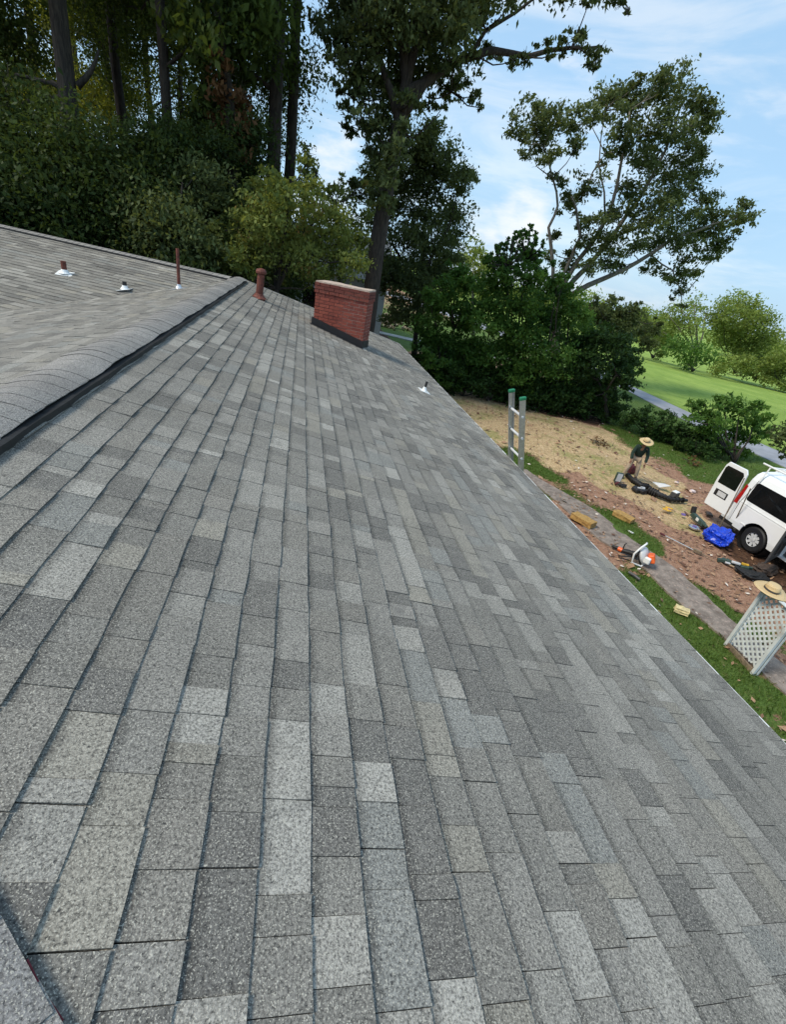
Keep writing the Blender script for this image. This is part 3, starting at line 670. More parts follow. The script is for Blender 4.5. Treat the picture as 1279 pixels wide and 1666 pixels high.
def make_tree(name, label, base, trunkpts, limbs, clumps, leafm, bark, lsize, lai=2.2, group=None, cat='tree', seed=0, r0=.3, r1=.12, twigs=True, extra=None, **kw):
    """trunkpts, clumps in world coordinates"""
    base = Vector(base); t = empty(name, base, label, cat, group); tr = MB()
    limb(tr, trunkpts, r0, r1, 10, .015)
    for (P, a, b) in limbs: limb(tr, P, a, b)
    allp = [Vector(p) for (P, a, b) in limbs for p in P] + [Vector(p) for p in trunkpts]
    if twigs:
        for (c, rad) in clumps:
            c = Vector(c); q = min(allp, key=lambda p: (p - c).length + max(0, p.z - c.z) * 1.5); 
            if (q - c).length > .15: limb(tr, [q, q.lerp(c, .6) + Vector((0, 0, -.08 * (q - c).length)), c], .022 + .012 * rad + .004 * (q - c).length, .012, 5, .08)
            for _ in range(3):
                e = c + Vector([random.gauss(0, 1) for _ in range(3)]).normalized() * rad * .8; limb(tr, [c, e], .014, .006, 4, .1)
    tr.build('trunk', bark, t, smooth=True, world=True)
    V, Fq, v = leaves(clumps, lai, lsize, seed=seed, **kw); V = V - np.array(base)
    fast_mesh('crown', V, Fq, leafm, t, v)
    if extra: 
        for (cl2, lm2, ls2, nm2) in extra:
            V, Fq, v = leaves(cl2, lai, ls2, seed=seed + 1, **kw); fast_mesh(nm2, V - np.array(base), Fq, lm2, t, v)
    return t
def gp(px, py, y):                      # foot on the ground under a column seen at a pixel, y metres ahead
    q = aty(px, py, y); return Vector((q.x, y, GZ - .1))
def wood_tree(px, py, y, h, rt, label, leafm='wood', seed=0, crown0=.28, cr=3.2, ncl=16, lai=1.35, size=.145, group='tall trees of the wood', name='woodland_tree', lean=(0, 0), bark='bark', dz=0):
    rd = random.Random(seed * 7 + 3); b = gp(px, py, y); T = []
    for i in range(7):
        f = i / 6; T.append(b + Vector((lean[0] * f * f + rd.uniform(-.2, .2) * (i > 0), lean[1] * f * f + rd.uniform(-.2, .2) * (i > 0), h * f * .95)))
    limbs_ = []; cl = []
    for k in range(ncl):
        f = crown0 + (1 - crown0) * (k + .5) / ncl; i = min(5, int(f * 6)); p = T[i].lerp(T[i + 1], f * 6 - i)
        a = rd.uniform(0, 6.283); ln = cr * rd.uniform(.5, 1.15) * (1 - .55 * max(0, f - .55) / .45); e = p + Vector((math.cos(a) * ln, math.sin(a) * ln, rd.uniform(.1, .5) * ln))
        if k % 2 == 0: limbs_.append(([p, p.lerp(e, .5) + Vector((0, 0, .25)), e], rt * .38 * (1.15 - f), .03))
        cl.append((e, rd.uniform(.9, 1.6) * cr / 3.0)); 
        if rd.random() < .6: cl.append((p.lerp(e, .5) + Vector((rd.uniform(-.6, .6), rd.uniform(-.6, .6), rd.uniform(-.2, .9))), rd.uniform(.7, 1.2) * cr / 3.0))
    return make_tree(name, label, b, T, limbs_, cl, LF[leafm], MATS[bark], size, lai, group, seed=seed, r0=rt, r1=rt * .25)
GW = 'tall trees of the wood behind the house'
WT = [ # px, py, y, h, r, label, leaf, crown0, cr, ncl
 (125, 250, 20, 24, .34, 'tall dark tree with a thick straight trunk at the upper left, left-reaching bare limbs', 'wood', .45, 3.5, 17),
 (22, 250, 24, 24, .26, 'dark tree of the wood at the far left edge of the photo', 'wood', .36, 3.4, 17),
 (205, 230, 27, 26, .26, 'dark tree of the wood standing right of the thick straight trunk', 'wood', .40, 3.5, 17),
 (272, 200, 21.5, 25, .22, 'slender dark tree rising above the tall thin rusty vent pipe', 'wood', .38, 3.0, 16),
 (330, 210, 26, 27, .28, 'dark tree of the wood above the end of the far ridge', 'wood', .36, 3.4, 17),
 (442, 230, 22.5, 25, .34, 'tall tree with heavy dark trunk rising over the olive dogwood', 'wood', .40, 3.0, 18),
 (474, 210, 25, 26, .30, 'forked tall tree at the right edge of the wood beside the sky gap', 'wood', .43, 2.9, 17),
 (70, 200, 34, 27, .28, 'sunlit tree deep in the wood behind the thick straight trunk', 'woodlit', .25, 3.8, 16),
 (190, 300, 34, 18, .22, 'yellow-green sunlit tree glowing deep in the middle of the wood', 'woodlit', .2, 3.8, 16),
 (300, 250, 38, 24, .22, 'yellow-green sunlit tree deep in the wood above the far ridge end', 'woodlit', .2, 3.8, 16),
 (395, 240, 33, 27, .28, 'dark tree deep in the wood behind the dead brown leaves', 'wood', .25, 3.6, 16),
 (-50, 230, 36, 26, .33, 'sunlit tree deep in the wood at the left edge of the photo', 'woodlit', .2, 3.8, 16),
 (245, 220, 42, 26, .28, 'farthest dark tree of the wood, in line with the tall thin vent pipe', 'wood', .2, 4.2, 14),
 (130, 220, 44, 26, .28, 'farthest dark tree of the wood, behind the thick straight trunk', 'wood', .2, 4.2, 14),
 (-130, 200, 23, 25, .33, 'dark tree of the wood just beyond the left edge of the photo', 'wood', .3, 3.8, 16),
]
for i, (px, py, y, h, r, lab, lf, c0_, cr, ncl) in enumerate(WT):
    wood_tree(px, py, y, h, r, lab, lf, 20 + i, c0_, cr, ncl, group=GW)
bl = MB()
for P in ([(118, 155), (85, 135), (55, 128), (20, 120)], [(115, 162), (70, 158), (35, 168)], [(126, 140), (148, 115), (160, 80)]): limb(bl, [aty(a, c_, 20) for a, c_ in P], .10, .03)
bl.build('bare_limb', MATS['bark'], bpy.data.objects['woodland_tree'], smooth=True, world=True)
# dead-leaved leaning tree
b = gp(392, 300, 20.5)
T = [b, b + Vector((-.1, 0, 5)), b + Vector((-.4, 0, 9)), b + Vector((-.9, 0, 12)), b + Vector((-1.8, .2, 16))]
cl = [(aty(px, py, 20.4 + random.uniform(-.6, .6)), rr) for px, py, rr in [(368, 120, .5), (375, 150, .6), (365, 180, .55), (385, 190, .5), (372, 215, .6), (380, 240, .45), (398, 225, .4), (360, 150, .4), (392, 150, .4)]]
cl2 = [(aty(px, py, 20.4 + random.uniform(-.6, .6)), rr) for px, py, rr in [(340, 60, 1.2), (390, 40, 1.2), (380, 90, .9), (420, 80, 1.0), (350, 20, 1.3), (320, 110, 1.0), (410, 10, 1.3)]]
make_tree('leaning_tree', 'slim leaning tree hung with dead brown leaves between the dark trunks', b, T, [], cl, LF['brown'], MATS['bark'], .2, 1.5, GW, seed=77, r0=.2, r1=.1, droop=1.2, extra=[(cl2, LF['wood'], .24, 'crown')])
# understory in front of the wood
GU = 'understory trees at the foot of the wood'
US = [(20, 380, 17.5, 6.2, 'low dark bushy tree behind the far ridge at the left edge'), (95, 350, 18.5, 7.0, 'bushy understory tree behind the short rusty vent pipe'), (165, 360, 17, 5.6, 'low bushy tree behind the black vent stub'),
      (235, 340, 19, 7.6, 'taller bushy understory tree left of the tall thin rusty vent pipe'), (300, 340, 17.5, 6.6, 'bushy tree behind the tall thin rusty vent pipe'), (350, 290, 21, 9.5, 'blue-green leafy tree above the dogwood at its left'), (-45, 350, 18, 7.5, 'bushy understory tree just beyond the left edge of the photo'),
      (410, 330, 24, 9, 'dark understory tree behind the dogwood, below the heavy trunk')]
for i, (px, py, y, h, lab) in enumerate(US):
    wood_tree(px, py, y, h, .1, lab, 'under' if i != 4 else 'oak', 60 + i, .15, 2.5, 13, 2.6, .135, GU, 'understory_tree')
# olive dogwood behind the ridge
def px_tree(name, label, foot, y, clumps, limbs, leafm, bark, size, lai=2.2, group=None, jit=1.0, seed=0, r0=.2, r1=.08, trunk=None, cat='tree', **kw):
    k = F0; rd = random.Random(seed + 100)
    cl = []
    for (px, py, rp) in clumps:
        yy = y + rd.uniform(-jit, jit); q = aty(px, py, yy); d = proj(q)[2]; cl.append((q, rp * d / F0))
    b = gp(foot[0], foot[1], y)
    tp = [b] + [aty(a, c_, y) for a, c_ in (trunk or [])]
    lm = []
    for (P, a, c_) in limbs:
        dy = rd.uniform(-1, 1) * jit * .6; lm.append(([aty(px, py, y + dy * i / max(1, len(P) - 1)) for i, (px, py) in enumerate(P)], a, c_))
    return make_tree(name, label, b, tp, lm, cl, LF[leafm], MATS[bark], size, lai, group, cat=cat, seed=seed, r0=r0, r1=r1, **kw)
dogc = [(360, 400, 30), (350, 430, 28), (385, 380, 32), (375, 345, 24), (410, 345, 30), (430, 310, 28), (450, 290, 22), (470, 320, 36), (500, 300, 24), (510, 340, 34), (440, 360, 36), (470, 385, 38), (420, 405, 32), (390, 430, 26), (530, 380, 34), (500, 420, 34), (550, 350, 24), (560, 395, 30), (545, 430, 34), (575, 430, 24), (450, 430, 26), (495, 270, 14), (580, 390, 18), (520, 460, 22), (340, 370, 16), (330, 440, 14)]
px_tree('dogwood_tree', 'yellow-olive dogwood tree behind the end of the ridge and flue pipe', (450, 500), 17.5, dogc, [([(450, 470), (440, 410), (400, 370)], .09, .03), ([(450, 470), (480, 400), (520, 350)], .08, .03), ([(450, 470), (465, 370), (470, 310)], .07, .02)], 'dogwood', 'bark', .13, 3.0, seed=5, trunk=[(450, 470)], r0=.12, jit=1.4, droop=.6)
px_tree('understory_tree', 'thin green tree between the dogwood and the tall oak trunk', (560, 520), 23, [(500, 250, 18), (515, 280, 22), (540, 310, 26), (560, 330, 22), (580, 350, 22), (530, 340, 24), (590, 300, 10), (555, 290, 10), (490, 290, 20), (575, 380, 26), (595, 420, 22)], [], 'dogwood', 'bark', .18, 1.6, GU, seed=6, trunk=[(555, 430), (545, 330)], r0=.1, jit=1.5)
# tall oak behind the chimney
oakc = [(640, 250, 26), (625, 275, 26), (650, 200, 26), (615, 315, 20), (632, 330, 14), (622, 330, 20), (640, 270, 18), (655, 215, 22), (668, 165, 24), (655, 120, 30), (612, 210, 26), (603, 240, 18), (590, 140, 30), (618, 60, 40), (680, 30, 40), (722, 90, 30), (715, 125, 22), (555, 110, 26), (540, 70, 26), (635, 200, 30), (632, 245, 30), (628, 290, 24), (612, 160, 38), (640, 130, 34), (590, 110, 38), (600, 60, 46), (560, 60, 44), (662, 70, 40), (700, 50, 40), (742, 60, 44), (692, 105, 32), (762, 108, 24), (732, 150, 20), (700, 160, 17), (768, 158, 16), (748, 130, 20), (812, 92, 13), (835, 98, 14), (855, 90, 15), (888, 74, 14), (900, 88, 12), (925, 70, 16), (942, 60, 20), (972, 84, 20), (962, 106, 14), (640, 20, 56), (700, 0, 54), (780, 5, 40), (830, 5, 20), (750, 20, 44), (580, 0, 56), (530, 30, 30), (918, 2, 12), (958, 6, 12), (1010, 2, 12), (1022, 16, 7), (562, 180, 16), (572, 205, 18), (588, 190, 22), (650, -60, 90), (780, -70, 80), (560, -70, 80), (900, -50, 60), (1000, -40, 40), (560, 150, 16), (720, 175, 9), (780, 175, 8), (682, 130, 20), (790, 70, 16)]
oakl = [([(652, 190), (690, 135), (740, 100), (800, 82), (860, 92), (930, 78), (980, 75)], .19, .03), ([(660, 150), (672, 90), (690, 20), (720, -60)], .17, .06), ([(648, 200), (622, 110), (590, 30), (540, -60)], .15, .05), ([(690, 135), (660, 150), (652, 180)], .15, .17), ([(760, 95), (790, 50), (840, 20), (900, -20)], .08, .03), ([(900, -20), (1000, -15), (1025, 15)], .05, .01), ([(610, 205), (590, 160), (575, 120), (578, 90)], .03, .01), ([(740, 100), (735, 150)], .04, .015), ([(655, 215), (672, 225)], .05, .02)]
px_tree('oak_tree', 'towering oak behind the chimney whose long limb reaches right across the sky', (603, 470), 20.5, oakc, oakl, 'oak', 'bark', .155, 2.5, seed=8, trunk=[(613, 405), (627, 320), (640, 250), (652, 190), (662, 130), (655, 60), (645, -30), (630, -100)], r0=.35, r1=.12, jit=1.5, droop=1.0, spread=.26)
# rounded tree right of the oak trunk
dc = [(700, 232, 34), (668, 250, 38), (725, 265, 38), (752, 300, 30), (695, 310, 50), (645, 320, 36), (605, 285, 30), (592, 312, 26), (742, 350, 34), (700, 380, 48), (650, 395, 46), (705, 440, 50), (655, 460, 46), (728, 410, 28), (620, 350, 30), (765, 290, 14), (700, 215, 16), (620, 440, 34), (680, 500, 44), (640, 510, 26), (735, 380, 20), (690, 270, 30), (575, 300, 14), (610, 260, 16)]
px_tree('round_tree', 'rounded dark green tree close to the right of the oak trunk', (680, 560), 27, dc, [([(680, 500), (690, 400), (700, 300)], .16, .04), ([(680, 480), (640, 400), (620, 320)], .1, .03), ([(685, 450), (730, 370), (745, 310)], .1, .03)], 'oak', 'bark', .17, 3.4, seed=9, trunk=[(680, 500)], r0=.22, jit=2.0, sub=70, spread=.28)
px_tree('far_tree', 'pale yellow-green tree top showing behind the leafy hedge trees', (770, 560), 44, [(770, 410, 22), (750, 425, 20), (790, 430, 22), (770, 450, 30), (800, 455, 22), (740, 460, 22)], [], 'far', 'palebark', .3, 2.2, seed=10, trunk=[(770, 450)], r0=.2, jit=2)
# leafy hedge trees between the yard and the road
GH = 'leafy trees along the edge of the yard'
HT = [
 ('broad green tree beside the right end of the chimney', (715, 660), 22.5, [(700, 520, 30), (735, 480, 34), (715, 560, 36), (760, 520, 36), (745, 570, 36), (700, 590, 24), (760, 460, 26), (730, 610, 30), (690, 550, 20), (775, 600, 30), (740, 440, 20), (680, 570, 14), (700, 478, 22)], 'bush'),
 ('spiky topped dark green tree left of the big leaning oak', (830, 680), 22, [(830, 440, 30), (800, 470, 34), (860, 450, 32), (835, 500, 42), (790, 520, 38), (875, 500, 38), (820, 560, 44), (780, 580, 36), (860, 560, 40), (840, 610, 38), (800, 630, 30), (865, 420, 18), (800, 425, 14), (820, 400, 9), (840, 385, 8), (858, 378, 8), (872, 392, 7), (808, 405, 6), *[(px + (430 - yy) * .18, yy, 5) for px, top in ((806, 400), (818, 388), (830, 378), (841, 372), (853, 368), (864, 380), (878, 395), (795, 412)) for yy in range(top, 440, 7)], (890, 440, 20)], 'bush'),
 ('bright green maple in the middle of the row, in front of the oak foot', (900, 690), 21.3, [(905, 470, 28), (930, 500, 34), (890, 530, 38), (940, 550, 36), (900, 590, 40), (860, 590, 26), (950, 590, 30), (905, 635, 34), (920, 455, 14), (880, 640, 26)], 'bush'),
 ('dark spreading tree at the right end of the row, over the road', (985, 700), 20.4, [(985, 560, 36), (950, 600, 36), (1010, 590, 32), (975, 630, 40), (1020, 620, 26), (945, 650, 26), (1000, 655, 26), (960, 560, 26), (1035, 600, 14), (1030, 572, 12), (965, 670, 20)], 'bushdark'),
 ('olive green wind-blown tree behind the right end of the row', (1000, 650), 28, [(985, 510, 28), (1015, 520, 28), (960, 520, 26), (1040, 530, 24), (1000, 545, 32), (1060, 540, 16), (970, 490, 12), (1000, 488, 12), (1035, 500, 12), (1050, 560, 20), (1070, 525, 9)], 'oak'),
]
for i, (lab, ft, y, cl, lf) in enumerate(HT):
    ctr = np.mean([c[:2] for c in cl], 0)
    px_tree('leafy_tree', lab, ft, y, cl, [([(ft[0], ft[1] - 60), (ctr[0] - 15, ctr[1] + 10)], .07, .03), ([(ft[0], ft[1] - 60), (ctr[0] + 15, ctr[1])], .07, .03)], lf, 'bark', .165, 3.6, GH, seed=30 + i, trunk=[(ft[0], ft[1] - 60)], r0=.13, jit=1.3, sub=55, spread=.21)
# low shrubs of the hedge
GS = 'dark shrubs of the hedge at the edge of the yard'
SH = [(700, 610, 22.2, 1.6, 'leftmost dark hedge shrub, just past the roof corner'), (740, 632, 21.8, 1.8, 'dark hedge shrub behind the left part of the straw lawn'), (785, 645, 21.6, 1.9, 'dark hedge shrub right above the ladder top'), (830, 655, 21.4, 1.8, 'dark hedge shrub under the spiky topped tree'), (880, 668, 21.2, 1.9, 'dark hedge shrub under the bright green maple'), (925, 678, 21.0, 1.7, 'dark hedge shrub beneath the gap of the tree row'), (970, 690, 20.6, 1.5, 'dark hedge shrub at the foot of the dark spreading tree'), (660, 575, 24, 2.0, 'dark hedge shrub beside the pale driveway')]
for i, (px, py, y, h, lab) in enumerate(SH):
    b = at(px, py); b = Vector((b.x, y, GZ)); 
    rd = random.Random(i); cl = [(b + Vector((rd.uniform(-1.1, 1.1), rd.uniform(-.3, .6), h * rd.uniform(.18, .75))), rd.uniform(.5, .8)) for _ in range(12)]
    make_tree('hedge_shrub', lab, b, [b, b + Vector((0, 0, h * .5))], [], cl, LF['bushdark'], MATS['bark'], .15, 2.2, GS, 'shrub', seed=90 + i, r0=.06, r1=.03, sub=20, spread=.2)
# shrubs at the road
def ground_shrub(px, py, name, lab, w, h, lf, n=14, size=.15, seed=0, **kw):
    b = at(px, py); rd = random.Random(seed); cl = []
    for _ in range(n):
        a = rd.uniform(0, 6.28); q = math.sqrt(rd.random()); cl.append((b + Vector((math.cos(a) * q * w * .5, math.sin(a) * q * w * .5, h * rd.uniform(.12, .82) * (1 - .35 * q))), rd.uniform(.28, .42) * min(w, 3) * .55))
    return make_tree(name, lab, b, [b, b + Vector((0, 0, h * .4))], [([b, c], .03, .01) for c, _ in cl[:6]], cl, LF[lf], MATS['bark'], size, 2.2, None, 'shrub', seed=seed, r0=.07, r1=.04, sub=18, spread=.2, **kw)
ground_shrub(1052, 708, 'roadside_shrub', 'low dark shrub at the road edge just right of the tree row', 2.2, 1.7, 'bushdark', 14, .14, 201)
ground_shrub(1088, 722, 'roadside_shrub', 'low dark shrub between two others, hiding the middle of the road', 2.0, 1.3, 'bushdark', 12, .14, 205)
ground_shrub(1130, 738, 'roadside_shrub', 'rounded dark shrub left of the bright feathery shrub', 1.9, 1.3, 'bushdark', 12, .14, 202)
b = at(1195, 752)
cl = [(q, rr) for q, rr in [(aty(px, py, 17.2 + random.uniform(-.7, .7)), rr) for px, py, rr in [(1150, 670, .55), (1180, 655, .5), (1205, 665, .6), (1230, 680, .6), (1165, 690, .6), (1195, 700, .7), (1225, 710, .55), (1130, 660, .35), (1245, 700, .4), (1180, 725, .55), (1210, 735, .4), (1125, 680, .3), (1150, 705, .5), (1235, 660, .35)]]]
make_tree('feathery_shrub', 'bright green feathery-leaved shrub at the roadside above the van door', b, [b, b + Vector((0, 0, .6))], [([b, c], .05, .015) for c, _ in cl[:8]], cl, LF['bush'], MATS['bark'], .22, 3.4, None, 'shrub', seed=303, r0=.1, r1=.06, sub=16, spread=.24, asp=.35)
cl = [(aty(px, py, 13.6 + random.uniform(-.5, .5)), rr) for px, py, rr in [(1268, 712, .42), (1290, 700, .5), (1262, 700, .28), (1285, 728, .38), (1310, 720, .6), (1275, 742, .2)]]
b = gp(1315, 760, 13.9)
make_tree('leafy_branch_shrub', 'grey-green shrub at the right edge hanging in front of the road', b, [b, b + Vector((0, 0, 1.4))], [([b + Vector((0, 0, 1)), c], .03, .01) for c, _ in cl], cl, LF['oak'], MATS['bark'], .13, 2.2, None, 'shrub', seed=304, r0=.07, r1=.04, sub=18, spread=.16)
# the big leaning oak over the yard
F_C = [(868, 190, 30), (850, 215, 24), (880, 225, 34), (905, 185, 30), (925, 200, 26), (895, 260, 22), (860, 245, 14), (912, 292, 18), (930, 320, 20), (925, 345, 16), (960, 300, 26), (940, 240, 20), (955, 185, 24), (985, 170, 30), (1010, 145, 30), (1005, 200, 28), (1040, 170, 34), (1045, 215, 32), (1020, 240, 26), (1075, 140, 30), (1095, 130, 28), (1110, 165, 34), (1140, 165, 26), (1150, 200, 24), (1095, 200, 34), (1125, 220, 30), (1075, 245, 34), (1110, 265, 34), (1140, 250, 20), (1050, 270, 28), (1090, 300, 36), (1130, 300, 32), (1030, 305, 28), (1060, 335, 34), (1100, 345, 36), (1145, 325, 24), (1165, 350, 22), (1130, 370, 30), (1175, 365, 24), (1200, 350, 22), (1220, 335, 16), (1228, 355, 12), (1150, 400, 26), (1175, 395, 20), (1115, 400, 28), (1075, 385, 30), (1040, 365, 28), (1000, 345, 26), (975, 370, 24), (1000, 390, 28), (950, 360, 18), (1030, 405, 22), (985, 420, 24), (960, 400, 20), (930, 400, 18), (925, 430, 20), (960, 440, 20), (1010, 430, 16), (1060, 425, 18), (1085, 445, 18), (1110, 455, 22), (1125, 440, 16), (1105, 480, 12), (1110, 500, 8), (905, 380, 14), (1160, 420, 14), (1040, 130, 14), (1085, 122, 12), (1200, 375, 14), (900, 410, 14), (985, 265, 16)]
F_L = [([(900, 470), (897, 400), (893, 370), (908, 335), (900, 290), (885, 240)], .13, .04), ([(905, 480), (930, 420), (945, 385), (938, 340), (930, 320)], .14, .05), ([(908, 480), (940, 425), (985, 360), (1005, 300), (1020, 230), (1025, 180)], .19, .04), ([(912, 485), (960, 430), (1020, 350), (1060, 290), (1100, 200), (1115, 160)], .20, .04), ([(930, 480), (990, 450), (1040, 425), (1100, 385), (1160, 365), (1210, 350)], .20, .04), ([(1060, 415), (1095, 440), (1110, 480)], .06, .02), ([(945, 325), (965, 280), (985, 250), (960, 200)], .06, .02), ([(1000, 385), (1060, 360), (1120, 320)], .09, .03), ([(985, 360), (975, 270), (985, 180)], .07, .02)]
px_tree('leaning_oak', 'large airy oak with several pale leaning trunks against the open sky', (905, 620), 33, F_C, F_L, 'oak', 'palebark', .215, 2.3, seed=41, trunk=[(903, 560), (908, 490)], r0=.42, r1=.3, jit=2.2, sub=75, spread=.30, droop=.5)
# far trees beyond the field
FT = [
 ('rounded yellow-green tree standing highest beyond the field', (1195, 610), 58, [(1195, 495, 24), (1220, 500, 24), (1240, 520, 22), (1255, 545, 18), (1175, 510, 22), (1215, 530, 28), (1240, 550, 20), (1190, 540, 26), (1210, 565, 24), (1165, 530, 16), (1262, 560, 10)], 'far', 3.0),
 ('pale tree with bare whitish branches left of the rounded far tree', (1135, 590), 58, [(1110, 505, 20), (1130, 495, 18), (1090, 515, 20), (1105, 535, 22), (1130, 530, 14), (1080, 540, 18), (1150, 510, 12)], 'far', 1.7),
 ('dark green bushy tree at the edge of the field', (1125, 610), 52, [(1110, 565, 18), (1125, 580, 18), (1140, 570, 16), (1120, 595, 12), (1095, 560, 16), (1155, 580, 16)], 'bush', 2.2),
 ('yellow-olive tree left of the dark bush beyond the field', (1060, 590), 60, [(1045, 510, 14), (1060, 525, 18), (1050, 545, 18), (1075, 555, 18), (1075, 575, 10)], 'far', 3.2),
 ('yellow-green tree right of the rounded far tree', (1225, 625), 55, [(1215, 590, 16), (1235, 585, 16), (1220, 605, 14), (1200, 595, 14), (1245, 600, 14), (1185, 590, 14), (1172, 600, 12)], 'far', 3.4),
 ('sunny olive tree at the right edge beyond the field', (1268, 640), 52, [(1260, 590, 16), (1278, 585, 16), (1270, 605, 16), (1255, 610, 14), (1290, 600, 20), (1272, 622, 12), (1245, 618, 10)], 'far', 3.4),
 ('olive tree just beyond the right edge of the field', (1330, 650), 52, [(1310, 590, 22), (1335, 600, 24), (1320, 620, 22), (1300, 630, 16)], 'far', 3.4),
]
for i, (lab, ft, y, cl, lf, lai) in enumerate(FT):
    ctr = np.mean([c[:2] for c in cl], 0)
    lm = [([(ft[0], ft[1] - 14), ((ft[0] + c[0]) / 2 + 2, (ft[1] + c[1]) / 2 - 6), (c[0], c[1])], .14, .04) for c in cl[:8]] if lai < 2 else []
    px_tree('far_tree', lab, ft, y, cl, lm, lf, 'palebark' if lai < 2 else 'bark', .34, lai, 'trees beyond the field', seed=50 + i, trunk=[(ft[0], ft[1] - 14)], r0=.25, jit=2.5, sub=24, spread=.5)
# distant wood beyond the field: one mass
cl = []
rd = random.Random(3)
for k in range(230):
    x = rd.uniform(-20, 330); y = 118 - x * .10 + rd.uniform(0, 26); h = rd.uniform(5, 9.5); cl.append(((x, y, GZ - .8 + h * rd.uniform(.25, .8)), rd.uniform(2.2, 3.4)))
V, Fq, v = leaves(cl, 1.6, .75, seed=99, sub=18, spread=1.0)
tag(fast_mesh('distant_wood', V, Fq, LF['far'], None, v), 'yellow-green line of distant woodland behind the field', 'woodland', kind='stuff')
# ------------------------------------------------------------------ grass
def grass(name, label, pts, h, seed):
    r = np.random.default_rng(seed); n = len(pts); a = r.uniform(0, 6.283, n); w = h * .10; hh_ = h * r.uniform(.5, 1.3, n)
    d = np.stack([np.cos(a), np.sin(a), 0 * a], 1); l_ = r.normal(0, .45, (n, 2)) * hh_[:, None]
    tip = pts + np.c_[l_, hh_]; mid = pts + np.c_[l_ * .3, hh_ * .55]
    V = np.stack([pts - d * w * .5, pts + d * w * .5, mid + d * w * .4, tip, mid - d * w * .4], 1).reshape(-1, 3)
    o = fast_mesh(name, V, np.arange(5 * n).reshape(-1, 5), LF['grass'], None, np.clip(r.normal(.45, .25, n), 0, 1)); return tag(o, label, 'grass', kind='stuff')
r_ = np.random.default_rng(4); n = 400000
xs = r_.uniform(6.2, 22.5, n); ys = r_.uniform(1.5, 23, n); cv = cover(xs[:n], ys[:n]) if False else None
sel = []
for a in range(0, n, 50000):
    c_ = cover(xs[a:a + 50000], ys[a:a + 50000]); nz = .5 + .22 * np.sin(xs[a:a + 50000] * 3.1 + np.sin(ys[a:a + 50000] * 2.3) * 1.7) + .2 * np.sin(ys[a:a + 50000] * 4.3 + xs[a:a + 50000])
    sel.append((c_[:, 0] + (nz - .5) * .35 >.50 + r_.normal(0, .15, len(c_))) & (r_.random(len(c_)) < np.clip(1.25 - (xs[a:a + 50000] - 7) / 14, .3, 1)))
sel = np.concatenate(sel); xs = xs[sel]; ys = ys[sel]
def inpoly(x, y, P):
    ins = np.zeros(len(x), bool); j = len(P) - 1
    for i in range(len(P)):
        xi, yi, xj, yj = P[i].x, P[i].y, P[j].x, P[j].y
        c_ = ((yi > y) != (yj > y)) & (x < (xj - xi) * (y - yi) / (yj - yi + 1e-9) + xi); ins ^= c_; j = i
    return ins
keep = ~inpoly(xs, ys, pl + pr[::-1]); xs = xs[keep]; ys = ys[keep]
grass('grass_blades', 'short green grass in strips along the path and under the hedge', np.stack([xs, ys, GZ + ground_h(xs, ys) - .005], 1), .075, 5)
# litter of leaves, wood chips and torn shingle bits
n = 16000; xs = r_.uniform(4.5, 20, n); ys = r_.uniform(2, 22, n); c_ = cover(xs, ys); k_ = r_.random(n) < np.clip(1.15 - c_[:, 0] - .75 * c_[:, 1], .06, 1) * np.clip(1.6 - xs / 14, .25, 1); xs, ys = xs[k_], ys[k_]; n = len(xs)
a = r_.uniform(0, 6.283, n); L1 = r_.uniform(.02, .07, n) * (1 + (r_.random(n) < .06) * 1.2); L2 = L1 * r_.uniform(.25, .8, n)
u = np.stack([np.cos(a), np.sin(a), r_.normal(0, .25, n)], 1); w_ = np.stack([-np.sin(a), np.cos(a), r_.normal(0, .25, n)], 1); c0_ = np.stack([xs, ys, GZ + ground_h(xs, ys) + .045], 1)
V = np.stack([c0_ - u * L1[:, None], c0_ - w_ * L2[:, None], c0_ + u * L1[:, None], c0_ + w_ * L2[:, None]], 1).reshape(-1, 3)
def litter_mat():
    m = MT('dry_litter'); a_ = m.n('ShaderNodeAttribute', attribute_name='v'); c = m.mix(m.rmp(a_.outputs['Fac'], .0, .75), (.10, .045, .025), (.36, .22, .13)); c = m.mix(m.rmp(a_.outputs['Fac'], .93, .95), c, (.68, .6, .52)); m.set(Base_Color=c, Roughness=.8); return m.m
tag(fast_mesh('leaf_litter', V, np.arange(4 * n).reshape(-1, 4), litter_mat(), None, r_.random(n)), 'dry leaves and pale chips scattered over the red soil and path', 'litter', kind='stuff')
